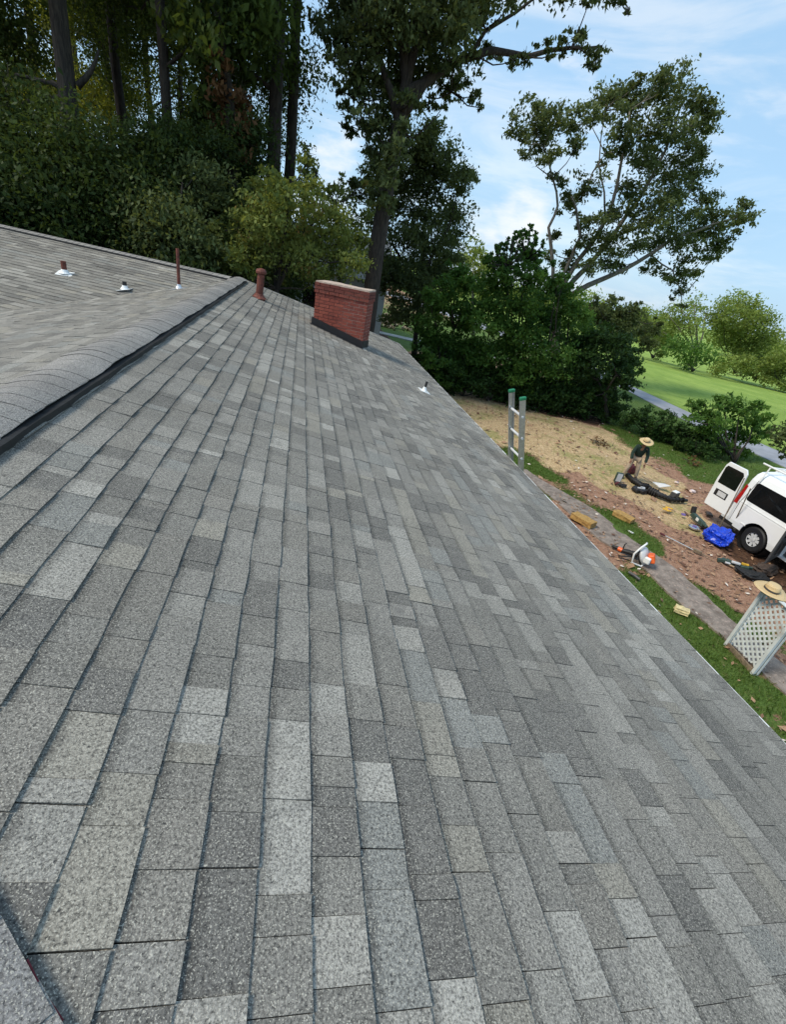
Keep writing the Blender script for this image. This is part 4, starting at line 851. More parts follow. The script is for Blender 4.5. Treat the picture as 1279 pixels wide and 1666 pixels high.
# ------------------------------------------------------------------ ladder
def ladder():
    yA, yB = 5.95, 5.52; pr0 = hit(828, 745); pr1 = hit(838, 759); yA, yB = pr0.y, pr1.y
    if yA - yB < .38: yA = yB + .40
    b0 = Vector((4.15, 0, GZ)); tp = Vector((EAVE_X + .03 - .24, 0, ez + .98)); cx = EAVE_X + .035
    # line through foot and eave contact
    d = (Vector((cx, 0, ez + .02)) - b0); 
    t = empty('ladder', (4.15, (yA + yB) / 2, GZ), 'aluminium extension ladder with green end caps leaning on the eave', 'ladder')
    hw = (yA - yB) / 2; Lm = d.normalized(); tot = (ez + .98 - GZ) / Lm.z; rot = Lm.to_track_quat('Z', 'Y').to_matrix()
    side = Vector((0, 1, 0)); nrm = Lm.cross(side)
    for s in (-1, 1):
        m = MB(); w_, dp = .03, .075
        for (o1, o2, wa, wb) in ((0, 0, .006, dp), (s * -.014, dp / 2 - .004, .03, .008), (s * -.014, -dp / 2 + .004, .03, .008)):
            c = Lm * (tot / 2) + side * (s * hw + o1) + nrm * o2
            P = []
            for tz in (-tot / 2, tot / 2):
                for a_ in (-1, 1):
                    for b_ in (-1, 1): P.append(c + Lm * tz + side * (a_ * wa / 2) + nrm * (b_ * wb / 2))
            m.add(P, [(0, 2, 3, 1), (4, 5, 7, 6), (0, 1, 5, 4), (1, 3, 7, 5), (3, 2, 6, 7), (2, 0, 4, 6)])
        m.build('rail', MATS['alu'], t)
        m = MB(); c = Lm * (tot - .01) + side * (s * (hw - .012)); P = []
        for tz in (-.025, .02):
            for a_ in (-1, 1):
                for b_ in (-1, 1): P.append(c + Lm * tz + side * (a_ * .026) + nrm * (b_ * .045))
        m.add(P, [(0, 2, 3, 1), (4, 5, 7, 6), (0, 1, 5, 4), (1, 3, 7, 5), (3, 2, 6, 7), (2, 0, 4, 6)]); m.build('end_cap', MATS['green_plastic'], t, bevel=.012)
        m = MB(); m.box(Lm * .05 + side * s * hw, (.12, .06, .05)); m.build('foot', MATS['black'], t)
    k = .22
    while k < tot:
        m = MB(); m.tube([Lm * k - side * (hw + .012), Lm * k + side * (hw + .012)], .017, 10); m.build('rung', MATS['greyplastic'], t); k += .305
ladder()
# ------------------------------------------------------------------ lattice fence panel and straw hat
def fence():
    A = at(1181, 1050); B = at(1224, 1097); A.z = GZ; B.z = GZ
    hA = Vector(aty(1249, 953, A.y)); hgt = 1.36
    t = empty('lattice_panel', A, 'weathered white lattice panel between two square posts at the right edge', 'trellis')
    run = (B - A); run.z = 0; Lr = run.length; d = run.normalized(); nn = Vector((-d.y, d.x, 0)); ext = 1.6
    rz = Matrix.Rotation(math.atan2(d.y, d.x), 3, 'Z')
    for k, s in enumerate((0, Lr)):
        m = MB(); m.box(d * s + Vector((0, 0, hgt / 2)), (.055, .05, hgt), rz); m.build('post', MATS['whitewood'], t, bevel=.003)
        m = MB(); m.box(d * s + nn * .075 + Vector((0, 0, hgt / 2 - .02)), (.055, .035, hgt - .04), rz); m.build('post', MATS['whitewood'], t, bevel=.003)
    m = MB(); m.box(d * (Lr / 2) + Vector((0, 0, hgt + .012)), (Lr + .06, .09, .018), rz); m.build('top_rail', MATS['whitewood'], t, bevel=.003)
    m = MB(); m.box(d * (Lr / 2) + Vector((0, 0, .05)), (Lr + .02, .03, .09), rz); m.build('bottom_board', MATS['wood'], t)
    # 45 degree laths, clipped to the frame
    sp = .125; 
    for sgn in (1, -1):
        off = -hgt if sgn > 0 else 0
        c = off
        while c < Lr + hgt:
            P = []
            for z in (0.12, hgt - .0):
                x = c + (z if sgn > 0 else -z); P.append((x, z))
            (x0, z0), (x1, z1) = P
            def clip(x0, z0, x1, z1):
                if x0 > x1: x0, z0, x1, z1 = x1, z1, x0, z0
                if x1 < .02 or x0 > Lr - .02: return None
                if x0 < .02: z0 += (z1 - z0) * (.02 - x0) / (x1 - x0); x0 = .02
                if x1 > Lr - .02: z1 -= (z1 - z0) * (x1 - Lr + .02) / (x1 - x0); x1 = Lr - .02
                return x0, z0, x1, z1
            r = clip(x0, z0, x1, z1)
            if r and math.hypot(r[2] - r[0], r[3] - r[1]) > .05:
                x0, z0, x1, z1 = r; a = d * x0 + Vector((0, 0, z0)) + nn * (.037 + .0065 * sgn); b = d * x1 + Vector((0, 0, z1)) + nn * (.037 + .0065 * sgn)
                dirv = (b - a).normalized(); wv = dirv.cross(nn) * .019; tv = nn * .003
                m = MB(); m.add([a - wv - tv, a + wv - tv, a + wv + tv, a - wv + tv, b - wv - tv, b + wv - tv, b + wv + tv, b - wv + tv], [(0, 1, 2, 3), (7, 6, 5, 4), (0, 4, 5, 1), (1, 5, 6, 2), (2, 6, 7, 3), (3, 7, 4, 0)])
                m.build('lath', MATS['whitewood'], t)
            c += sp
    return A, B, d, hgt
FA, FB, fdr, fh = fence()
def hat(loc, sc, lab, parent=None, rot=None, name='straw_hat'):
    ro = rot or Matrix.Identity(3)
    t = empty(name, loc, lab, 'hat' if not parent else None) if not parent else empty(name, loc, parent=parent)
    wob = lambda a, r: (.012 * math.sin(2 * a + .5) + .006 * math.sin(3 * a)) * max(0, (r - .1) / .12) * 1.0
    m = MB(); m.lathe([(.001, .105), (.05, .112), (.078, .108), (.090, .085), (.094, .05), (.098, .012), (.104, .002), (.15, -.002), (.205, -.004), (.218, .004), (.216, .008), (.15, .004), (.10, .008)][::-1], n=36, rot=ro, wob=wob)
    m.v = [tuple(Vector(v) * sc) for v in m.v]; m.build('hat_body', MATS['straw'], t, smooth=True)
    m = MB(); m.lathe([(.0985, .010), (.0975, .040), (.0955, .040), (.0955, .010)], n=36, rot=ro); m.v = [tuple(Vector(v) * sc) for v in m.v]; m.build('hat_band', MATS['darkgrey'], t, smooth=False)
    return t
hp = FA + fdr * .10 + Vector((0, 0, fh + .045))
hat(hp, 1.22, 'wide-brimmed straw hat with a dark band resting on the lattice panel', rot=Matrix.Rotation(math.radians(4), 3, 'X'))
# ------------------------------------------------------------------ worker in the yard
def skin_body(name, joints, edges, root, mat, parent, sub=2):
    me = bpy.data.meshes.new(name); me.from_pydata([j[0] for j in joints], edges, []); me.materials.append(mat)
    o = bpy.data.objects.new(name, me); COL.objects.link(o); 
    sk = o.modifiers.new('skin', 'SKIN'); sk.use_smooth_shade = True
    for i, j in enumerate(joints):
        v = me.skin_vertices[0].data[i]; rr = j[1]; v.radius = rr if isinstance(rr, tuple) else (rr, rr); v.use_root = (i == root)
    ss = o.modifiers.new('subd', 'SUBSURF'); ss.levels = sub; ss.render_levels = sub
    bpy.context.view_layer.update(); freeze(o)
    if parent: o.parent = parent
    return o
def person():
    f = at(1021, 779); t = empty('person', f, 'worker in straw hat, dark green long-sleeved shirt and khaki trousers, stooping over tools', 'person', rz=math.radians(150))
    k = .92
    # local: x right, y forward (facing the camera side), z up; stooping forward
    J = {'pel': (0, 0, .90), 'sp': (0, .06, 1.08), 'ch': (0, .16, 1.28), 'nk': (0, .24, 1.42), 'hd': (0, .31, 1.49), 'hd2': (0, .335, 1.57),
         'sl': (-.18, .20, 1.35), 'el': (-.27, .26, 1.09), 'wl': (-.27, .36, .86), 'sr': (.18, .20, 1.35), 'er': (.26, .25, 1.09), 'wr': (.23, .37, .87),
         'hl': (-.10, 0, .87), 'kl': (-.19, .06, .48), 'al': (-.26, -.02, .09), 'tl': (-.29, .12, .04), 'hr': (.10, 0, .87), 'kr': (.17, .10, .48), 'ar': (.20, .02, .09), 'tr': (.23, .16, .04)}
    def mk(keys, rad): return [(tuple(Vector(J[a]) * k), tuple(x * k for x in rad[a]) if isinstance(rad[a], tuple) else rad[a] * k) for a in keys]
    ks = list(J.keys()); rad = dict(pel=(.13, .10), sp=(.125, .09), ch=(.15, .105), nk=.055, hd=.075, hd2=.09, sl=.055, el=.042, wl=.03, sr=.055, er=.042, wr=.03, hl=.085, kl=.055, al=.04, tl=.035, hr=.085, kr=.055, ar=.04, tr=.035)
    E = [('pel', 'sp'), ('sp', 'ch'), ('ch', 'nk'), ('nk', 'hd'), ('hd', 'hd2'), ('ch', 'sl'), ('sl', 'el'), ('el', 'wl'), ('ch', 'sr'), ('sr', 'er'), ('er', 'wr'), ('pel', 'hl'), ('hl', 'kl'), ('kl', 'al'), ('al', 'tl'), ('pel', 'hr'), ('hr', 'kr'), ('kr', 'ar'), ('ar', 'tr')]
    # hands with separate fingers rooted in the palm, part of the same skin
    joints = mk(ks, rad); edges = [(ks.index(a), ks.index(b)) for a, b in E]
    for s, w in ((-1, 'wl'), (1, 'wr')):
        wv = Vector(J[w]); pi_ = len(joints); joints.append((tuple((wv + Vector((0, .025, -.06))) * k), (.032 * k, .018 * k))); edges.append((ks.index(w), pi_))
        for q_, (dx, ln) in enumerate(((-.030, .062), (-.010, .072), (.010, .068), (.029, .055))):
            a = wv + Vector((dx, .035, -.10)); b_ = a + Vector((dx * .1, .012, -ln * .55)); c_ = b_ + Vector((0, -.012, -ln * .45)); i0 = len(joints)
            joints += [(tuple(a * k), .010), (tuple(b_ * k), .009), (tuple(c_ * k), .008)]; edges += [(pi_, i0), (i0, i0 + 1), (i0 + 1, i0 + 2)]
        a = wv + Vector((-s * .035, .045, -.055)); b_ = a + Vector((-s * .012, .02, -.03)); i0 = len(joints); joints += [(tuple(a * k), .010), (tuple(b_ * k), .009)]; edges += [(pi_, i0), (i0, i0 + 1)]
    skin_body('body', joints, edges, 0, MATS['skin'], t)
    # face: nose, ears, eyes as small shapes joined to one mesh
    hc = Vector(J['hd2']) * k; m = MB()
    m.lathe([(.002, .03), (.012, .01), (.016, -.012), (.004, -.02)], hc + Vector((0, .085, -.01)), 8); m.build('nose', MATS['skin'], t, smooth=True)
    for s in (-1, 1):
        m = MB(); m.lathe([(.004, .02), (.016, .012), (.018, -.012), (.006, -.024)], hc + Vector((s * .083, .0, -.005)), 8); m.build('ear', MATS['skin'], t, smooth=True)
        m = MB(); m.lathe([(.002, .007), (.010, 0), (.002, -.007)], hc + Vector((s * .032, .078, .015)), 8); m.build('eye', MATS['black'], t, smooth=True)
    sr = dict(rad); sr.update(sp=(.175, .125), ch=(.205, .14), pel=(.145, .115), nk=.062, sl=.082, el=.066, wl=.05, sr=.082, er=.066, wr=.05)
    kk = ['pel', 'sp', 'ch', 'nk', 'sl', 'el', 'wl', 'sr', 'er', 'wr']; E2 = [e for e in E if e[0] in kk and e[1] in kk]
    J2 = dict(J); J['nk'] = (0, .22, 1.39); J['pel'] = (0, .0, .93); jt = mk(kk, sr); skin_body('shirt', jt, [(kk.index(a), kk.index(b)) for a, b in E2], 0, MATS['shirt'], t)
    J.update(J2); tr_ = dict(rad); tr_.update(pel=(.145, .115), hl=.108, kl=.080, al=.066, hr=.108, kr=.080, ar=.066); kk = ['pel', 'hl', 'kl', 'al', 'hr', 'kr', 'ar']; J['al'] = (-.25, 0, .14); J['ar'] = (.195, .03, .14)
    jt = mk(kk, tr_); skin_body('trousers', jt, [(kk.index(a), kk.index(b)) for a, b in E if a in kk and b in kk], 0, MATS['khaki'], t)
    J.update(J2)
    for a, b_ in (('al', 'tl'), ('ar', 'tr')):
        m = MB(); A = Vector(J[a]) * k; B_ = Vector(J[b_]) * k; m.tube([A + Vector((0, -.05, -.03)), A + Vector((0, 0, .01)), A.lerp(B_, .6) + Vector((0, 0, 0)), B_ + Vector((0, .05, -.005))], [.045, .058, .05, .035], 12); m.build('boot', MATS['boots'], t, smooth=True)
    hat(hc + Vector((0, .0, .045)), 1.05, None, parent=t, rot=Matrix.Rotation(math.radians(-18), 3, 'X'))
person()
# ------------------------------------------------------------------ white van with its rear door and side door open
def boolean_diff(o, cutters):
    for c in cutters:
        m = o.modifiers.new('b', 'BOOLEAN'); m.operation = 'DIFFERENCE'; m.object = c; m.solver = 'EXACT'
    bpy.context.view_layer.update(); freeze(o)
    for c in cutters: me = c.data; bpy.data.objects.remove(c); bpy.data.meshes.remove(me)
def van():
    LEN = 5.6; vx, vy = 12.42, 9.66; ang = math.radians(-90 - 3)
    t = empty('van', (vx + 1.0, vy, GZ), 'white passenger van with dark windows, its rear door and side door standing open', 'van', rz=ang)
    # local x forward, y left (far side), z up. near side is y = -1
    prof = [(.98, .38), (1.0, .55), (1.0, 1.08), (.985, 1.16), (.955, 1.35), (.90, 1.80), (.84, 1.96), (.72, 2.06), (.35, 2.11)]
    xs_ = [(0.03, .985), (.12, 1.0), (1.0, 1.0), (2.5, 1.0), (4.2, 1.0), (4.9, .98), (5.55, .93)]
    V = []; ring = []
    for (x, sc) in xs_:
        r = []
        for sgn in (-1, 1):
            P = prof if sgn < 0 else prof[::-1]
            for (y, z) in P:
                zz = z; xx = x
                if x > 4.2 and z > 1.08: zz = 1.08 + (z - 1.08) * max(.0, 1 - (x - 4.2) / 1.1)
                if x < .1: xx = x + max(0, z - 1.1) * .06
                r.append(len(V)); V.append((xx, sgn * y * sc, zz))
        ring.append(r)
    n = len(ring[0]); Fs = [(ring[i][k], ring[i][(k + 1) % n], ring[i + 1][(k + 1) % n], ring[i + 1][k]) for i in range(len(ring) - 1) for k in range(n)]
    Fs += [tuple(ring[0][::-1]), tuple(ring[-1])]
    m = MB(); m.add(V, Fs); body = m.build('body', MATS['vanpaint'], t)
    bpy.context.view_layer.update()
    import bmesh
    bm = bmesh.new(); bm.from_mesh(body.data); bmesh.ops.recalc_face_normals(bm, faces=bm.faces); bm.to_mesh(body.data); bm.free()
    cut = []
    def cutter(mb):
        me = bpy.data.meshes.new('c'); me.from_pydata([tuple(v) for v in mb.v], [], mb.f); bm = bmesh.new(); bm.from_mesh(me); bmesh.ops.recalc_face_normals(bm, faces=bm.faces); bm.to_mesh(me); bm.free(); c = bpy.data.objects.new('c', me); COL.objects.link(c); c.parent = t; return c
    WX = 1.12
    for wx in (WX, 4.55):
        a = MB(); a.tube([(wx, -1.3, .37), (wx, 1.3, .37)], .47, 28); cut.append(cutter(a))
    a = MB(); a.box((1.6, 0, 1.18), (3.5, 1.66, 1.42)); cut.append(cutter(a))            # load space, open to the rear
    a = MB(); a.box((2.55, -1.0, 1.14), (1.15, .6, 1.44)); cut.append(cutter(a))        # side door opening
    boolean_diff(body, cut)
    me = body.data; bm = bmesh.new(); bm.from_mesh(me); bmesh.ops.remove_doubles(bm, verts=bm.verts, dist=.0005); bm.to_mesh(me); bm.free()
    b = body.modifiers.new('bevel', 'BEVEL'); b.width = .012; b.segments = 2; b.limit_method = 'ANGLE'; b.angle_limit = math.radians(35)
    m = MB(); m.box((1.9, 0, .47), (3.6, 1.7, .04)); m.box((3.35, 0, 1.2), (.03, 1.66, 1.5)); m.build('cargo_floor', MATS['darkgrey'], t)
    # side glass: follows the tumblehome
    def sideplate(name, x0, x1, z0, z1, mat, off=.006, rnd=.07):
        def yy(z):
            for (ya, za), (yb, zb_) in zip(prof[:-1], prof[1:]):
                if za <= z <= zb_: return -(ya + (yb - ya) * (z - za) / (zb_ - za))
            return -prof[-1][0]
        P = []; cs = [(x1 - rnd, z1 - rnd, 0), (x0 + rnd, z1 - rnd, 90), (x0 + rnd, z0 + rnd, 180), (x1 - rnd, z0 + rnd, 270)]
        for cx_, cz_, a0 in cs:
            for s in range(5): a = math.radians(a0 + s * 22.5); P.append((cx_ + rnd * math.cos(a), cz_ + rnd * math.sin(a)))
        m = MB(); n = len(P); m.add([(x, yy(z) - off, z) for x, z in P] + [(x, yy(z) + .02, z) for x, z in P], [tuple(range(n)), tuple(reversed(range(n, 2 * n)))] + [(i, n + i, n + (i + 1) % n, (i + 1) % n) for i in range(n)]); return m.build(name, mat, t)
    sideplate('window', .30, 1.90, 1.24, 1.80, MATS['glass'])
    sideplate('window', 3.2, 4.1, 1.24, 1.80, MATS['glass'])
    m = MB(); m.tube([(.20, -.999, .52), (.20, -1.004, 1.10), (.235, -.958, 1.36), (.30, -.90, 1.86)], .006, 6); m.build('seam', MATS['black'], t)
    m = MB(); m.box((1.05, -1.002, 1.13), (1.8, .008, .016)); m.box((.65, -1.006, .60), (.18, .012, .03)); m.build('trim', MATS['white'], t)
    m = MB(); m.prism([(.012, -.975, 1.00), (.012, -.87, 1.00), (.05, -.80, 1.62), (.06, -.92, 1.62)], (-.03, 0, 0)); m.prism([(.012, -.985, 1.02), (.15, -1.003, 1.02), (.12, -.93, 1.60), (.05, -.93, 1.60)], (0, -.008, 0)); m.build('tail_light', MATS['red'], t)
    m = MB(); m.box((-.07, 0, .46), (.16, 1.96, .16)); m.build('bumper', MATS['greyplastic'], t, bevel=.02)
    m = MB(); m.box((1.6, 0, .33), (2.9, 1.5, .1)); m.box((.1, -.95, .40), (.5, .1, .1)); m.build('underbody', MATS['black'], t)
    # arches lining, wheels
    for wx in (WX, 4.55):
        for sy in (-1, 1):
            m = MB(); m.tube([(wx, sy * .60, .37), (wx, sy * .985, .37)], .462, 24, cap=False); m.box((wx, sy * .62, .6), (.9, .02, .5)); m.build('wheel_arch', MATS['black'], t)
            w = empty('wheel', (wx, sy * .86, .37), parent=t)
            m = MB(); ro = Matrix.Rotation(math.radians(90), 3, 'X'); m.lathe([(.20, -.10), (.33, -.115), (.365, -.09), (.372, -.05), (.372, .05), (.365, .09), (.33, .115), (.20, .10), (.20, -.10)], n=36, rot=ro)
            for k_ in range(30):
                a = k_ * math.tau / 30; m.box((.368 * math.cos(a), 0, .368 * math.sin(a)), (.02, .17, .035), Matrix.Rotation(-a, 3, 'Y'))
            m.build('tyre', MATS['black'], w, smooth=False)
            m = MB(); m.lathe([(.001, -.02), (.19, -.02), (.205, .06), (.215, .09), (.205, .095), (.19, .05), (.10, .02), (.001, .02)] if sy > 0 else [(.001, .02), (.19, .02), (.205, -.06), (.215, -.09), (.205, -.095), (.19, -.05), (.10, -.02), (.001, -.02)], n=30, rot=ro)
            so_ = sy
            m.build('rim', MATS['darkgrey'], w, smooth=True)
            m = MB(); 
            for k_ in range(8):
                a = k_ * math.tau / 8; c = Vector((.12 * math.cos(a), so_ * .06, .12 * math.sin(a))); m.box(c, (.16, .035, .075), Matrix.Rotation(-a, 3, 'Y'))
            m.lathe([(.001, -.02), (.06, -.02), (.055, .02), (.001, .025)], (0, so_ * .07, 0), 16, rot=ro); m.tube([(.205 * math.cos(a), so_ * .085, .205 * math.sin(a)) for a in [i * math.tau / 30 for i in range(31)]], .014, 6)
            m.build('hubcap', MATS['greyplastic'], w, smooth=False)
    # rear doors
    def rear_door(hinge_y, openang, plate, lab):
        dt = empty('rear_door', (-.01, hinge_y, 0), parent=t, rz=openang); dt['label'] = lab
        w_ = .86 * (1 if hinge_y < 0 else -1)
        o1 = [(0.02, .50), (.98, .50), (1.0, .62), (1.0, 1.40), (.94, 1.86), (.86, 1.98), (.16, 1.98), (.06, 1.86), (.02, 1.35)]
        m = MB(); P = [(0, a * w_, z) for a, z in o1]; m.prism(P, (-.055, 0, 0)); m.build('panel', MATS['vanpaint'], dt, bevel=.012)
        o2 = [(.13, 1.28), (.90, 1.28), (.90, 1.78), (.84, 1.86), (.20, 1.86), (.13, 1.78)]
        m = MB(); m.prism([(-.057, a * w_, z) for a, z in o2], (-.006, 0, 0)); m.prism([(.006, a * w_, z) for a, z in o2], (-.004, 0, 0)); m.build('window', MATS['glass'], dt)
        if plate:
            m = MB(); m.box((-.059, w_ * .56, 1.0), (.010, .46, .21)); m.build('plate_recess', MATS['black'], dt, bevel=.02)
            m = MB(); m.box((-.066, w_ * .52, 1.0), (.006, .30, .15)); m.build('licence_plate', MATS['greyplastic'], dt)
    rear_door(-.92, math.radians(90 + 4), True, 'open rear door with licence plate')
    rear_door(.92, math.radians(-80), False, 'far rear door swung open')
    # side door swung out
    dt = empty('side_door', (1.99, -1.01, 0), parent=t, rz=math.radians(-62)); m = MB(); m.box((.52, 0, 1.13), (1.02, .05, 1.40)); m.build('panel', MATS['darkgrey'], dt, bevel=.02)
    m = MB(); m.box((.52, -.03, 1.45), (.8, .012, .5)); m.box((.52, .03, 1.45), (.8, .012, .5)); m.build('window', MATS['glass'], dt)
    m = MB(); m.box((.5, .034, .8), (.6, .02, .3)); m.tube([(.9, .05, .7), (.9, .07, .9), (.9, .05, 1.1)], .014, 6); m.build('door_trim', MATS['black'], dt)
    # ladder rack
    m = MB()
    for x in (.35, 2.1, 3.8):
        m.tube([(x, -.93, 1.86), (x, -.86, 2.30), (x, .86, 2.30), (x, .93, 1.86)], .022, 8)
    for y_ in (-.86, .86): m.tube([(.1, y_, 2.32), (4.2, y_, 2.32)], .024, 8)
    m.build('roof_rack', MATS['white'], t)
    return t
VAN = van(); VAN.scale = (.96, .96, .95)
# things on the rack
def local(tobj, p):
    a = tobj.rotation_euler.z; p = Vector(p); return tobj.location + Matrix.Rotation(a, 3, 'Z') @ p
def simple_thing(name, label, cat, loc, rz, builds, group=None, **kw):
    t = empty(name, loc, label, cat, group, rz=rz)
    for (nm, mb, mt, opts) in builds: mb.build(nm, mt, t, **opts)
    return t
m = MB(); 
for s in (-1, 1): m.box((0, s * .2, 0), (3.6, .06, .03))
m2 = MB()
for k in range(11): m2.box((-1.65 + k * .33, 0, 0), (.03, .36, .03))
simple_thing('roof_ladder', 'aluminium ladder lying on the roof rack of the van', 'ladder', local(VAN, (1.83, .34, 2.25)), VAN.rotation_euler.z, [('rail', m, MATS['alu'], {}), ('rung', m2, MATS['alu'], {})])
# ------------------------------------------------------------------ blue tarp bundle
def lump(name, label, cat, px, py, size, mat, rz=0, seed=0, jag=.12, sub=3, flatb=True):
    import bmesh
    me = bpy.data.meshes.new(name); bm = bmesh.new(); bmesh.ops.create_icosphere(bm, subdivisions=sub + 1, radius=1)
    from mathutils import noise
    for v in bm.verts:
        c = v.co.copy(); sgn = lambda a: math.copysign(abs(a) ** .62, a); p = Vector((sgn(c.x), sgn(c.y), sgn(c.z)))
        k = 1 + jag * (noise.noise(c * 1.8 + Vector((seed * 3.1, 0, 0))) * 1.6 + abs(noise.noise(c * 4.2 + Vector((seed, 5, 0)))) * 1.1 + .3 * noise.noise(c * 9))
        p = Vector((p.x * size[0] / 2, p.y * size[1] / 2, (p.z + 1) * size[2] / 2)) * k; p.z = max(p.z, -.01); v.co = p
    bm.to_mesh(me); bm.free(); me.materials.append(mat); o = bpy.data.objects.new(name, me); COL.objects.link(o); o.location = at(px, py); o.rotation_euler.z = rz
    return tag(o, label, cat)
tb = lump('tarp_bundle', 'crumpled bright blue tarp bundle on the soil beside the rear wheel', 'tarp', 1164, 880, (.84, .62, .34), MATS['tarp'], .6, 3, .20, 4)
# ------------------------------------------------------------------ tan blocks
def block(px, py, size, rz, mat, label, seed, group=None, name='foam_block', warp=.012):
    import bmesh
    me = bpy.data.meshes.new(name); bm = bmesh.new(); bmesh.ops.create_cube(bm, size=1); bmesh.ops.subdivide_edges(bm, edges=bm.edges, cuts=3, use_grid_fill=True); rd = random.Random(seed)
    for v in bm.verts: v.co = Vector((v.co.x * size[0], v.co.y * size[1], (v.co.z + .5) * size[2])) + Vector([rd.uniform(-warp, warp) for _ in range(3)])
    bm.to_mesh(me); bm.free(); me.materials.append(mat); o = bpy.data.objects.new(name, me); COL.objects.link(o); p = at(px, py); o.location = (p.x, p.y, GZ + .03); o.rotation_euler.z = rz
    b = o.modifiers.new('bevel', 'BEVEL'); b.width = .012; b.segments = 2; b.limit_method = 'ANGLE'
    return tag(o, label, 'foam block', group)
GB = 'tan foam blocks beside the path'
block(947, 852, (.62, .30, .17), math.radians(-62), MATS['tan'], 'tan block between the eave and the path, nearer the house', 1, GB)
block(1013, 845, (.56, .30, .13), math.radians(-60), MATS['tan'], 'tan block on the soil on the far side of the path', 2, GB)
block(1107, 998, (.26, .16, .11), math.radians(-40), MATS['cream'], 'small pale cream block lying in the grass beside the path', 3, GB)
# ------------------------------------------------------------------ backpack blower
def blower():
    p = at(1040, 916); e = at(996, 893); d = (e - p); ang = math.atan2(d.y, d.x)
    t = empty('leaf_blower', (p.x, p.y, GZ + .03), 'orange and white backpack leaf blower with black tube lying on the path', 'leaf blower', rz=ang); Lt = d.length
    m = MB(); m.tube([(.10, 0, .14), (.3, 0, .10), (Lt - .22, .02, .07)], [.07, .055, .047], 16); m.tube([(Lt - .14, .02, .07), (Lt + .02, .02, .06)], [.047, .036], 16); m.build('tube', MATS['black'], t, smooth=False)
    m = MB(); m.tube([(Lt - .23, .02, .07), (Lt - .13, .02, .07)], .054, 16); m.build('ring', MATS['orange'], t)
    tilt = Matrix.Rotation(math.radians(62), 3, 'Y') @ Matrix.Rotation(.3, 3, 'X')
    m = MB(); m.lathe([(.001, -.03), (.20, -.03), (.225, 0), (.20, .05), (.12, .08), (.001, .09)], (-.02, 0, .2), 28, rot=Matrix.Rotation(math.radians(-62), 3, 'Y')); m.build('fan_housing', MATS['greyplastic'], t, smooth=True)
    m = MB(); m.lathe([(.20, -.045), (.245, -.045), (.245, -.03), (.20, -.03)], (-.02, 0, .2), 28, rot=Matrix.Rotation(math.radians(-62), 3, 'Y')); m.build('fan_guard', MATS['black'], t)
    m = MB(); m.box((-.19, .02, .24), (.17, .28, .20), Matrix.Rotation(math.radians(20), 3, 'Y') @ Matrix.Rotation(.25, 3, 'Z'), taper=.8); m.build('engine_cover', MATS['orange'], t, bevel=.03)
    m = MB(); m.box((-.16, .17, .2), (.14, .10, .16)); m.build('fuel_tank', MATS['white'], t, bevel=.03)
    m = MB(); fr = [(.10, -.26, .02), (.13, -.27, .25), (.07, -.18, .44), (.04, 0, .49), (.07, .2, .44), (.13, .27, .25), (.10, .26, .02), (-.1, .2, .01), (-.1, -.2, .01), (.10, -.26, .02)]; m.tube(fr, .022, 8); m.build('frame', MATS['white'], t, smooth=True)
    m = MB(); m.tube([(.12, .1, .12), (.30, .22, .05), (.42, .28, .02), (.34, .34, .02), (.16, .24, .03)], .014, 6); m.tube([(.12, -.1, .12), (.34, -.12, .10), (.48, -.16, .03), (.3, -.24, .02), (.14, -.2, .05)], .014, 6); m.tube([(.45, 0, .1), (.46, -.03, .22), (.44, -.05, .26)], .016, 6); m.build('strap', MATS['black'], t, smooth=True)
blower()
# ------------------------------------------------------------------ smaller tools on the soil
def along(px0, py0, px1, py1):
    a, b = at(px0, py0), at(px1, py1); c = (a + b) / 2; d = b - a; return Vector((c.x, c.y, GZ)), math.atan2(d.y, d.x), d.length
c, a, Ln = along(1073, 871, 1140, 904)
m = MB(); m.tube([(-Ln / 2 + .12, 0, .07), (Ln / 2 - .2, 0, .06)], .014, 8); m1 = MB(); m1.tube([(-Ln / 2, 0, .07), (-Ln / 2 + .14, 0, .07)], [.03, .022], 8); m2 = MB(); m2.box((Ln / 2 - .1, 0, .07), (.2, .07, .07)); m2.tube([(Ln / 2, 0, .06), (Ln / 2 + .2, .02, .05)], [.02, .01], 6)
simple_thing('pole_tool', 'long thin pole tool lying on the soil below the blue tarp', 'pole tool', c, a, [('shaft', m, MATS['alu'], {}), ('grip', m1, MATS['maroon'], {}), ('head', m2, MATS['wood'], {})])
# two curved black lengths
def blackrun(name, lab, pts, r, z=.09):
    P = [at(*p) for p in pts]; o = P[0]; m = MB(); m.tube([Vector((q.x - o.x, q.y - o.y, z + .02 * math.sin(i * 2))) for i, q in enumerate(P)], r, 10, flat=.8); t = empty(name, (o.x, o.y, GZ), lab, 'tube'); m.build('hose', MATS['black'], t, smooth=True); m = MB()
    for i in range(len(P) - 1):
        for s in range(8):
            q = P[i].lerp(P[i + 1], s / 8); 
            if s % 2 == 0: d = (P[i + 1] - P[i]).normalized(); q = Vector((q.x - o.x, q.y - o.y, z)); m.tube([q - d * .012, q + d * .012], (r[i] if isinstance(r, list) else r) * 1.03, 10)
    m.build('ribs', MATS['black'], t, smooth=False); return t
blackrun('black_hose', 'curved black hose section at the feet of the worker', [(1020, 777), (1029, 786), (1042, 793), (1056, 796)], [.09, .10, .10, .08])
blackrun('black_hose', 'black hose section stretching right from the first one toward a pale box', [(1055, 802), (1070, 809), (1090, 816), (1116, 818)], [.15, .10, .09, .06])
m = MB(); m.box((0, 0, .17), (.22, .10, .34)); m1 = MB(); m1.box((-.0, -.055, .18), (.17, .012, .28))
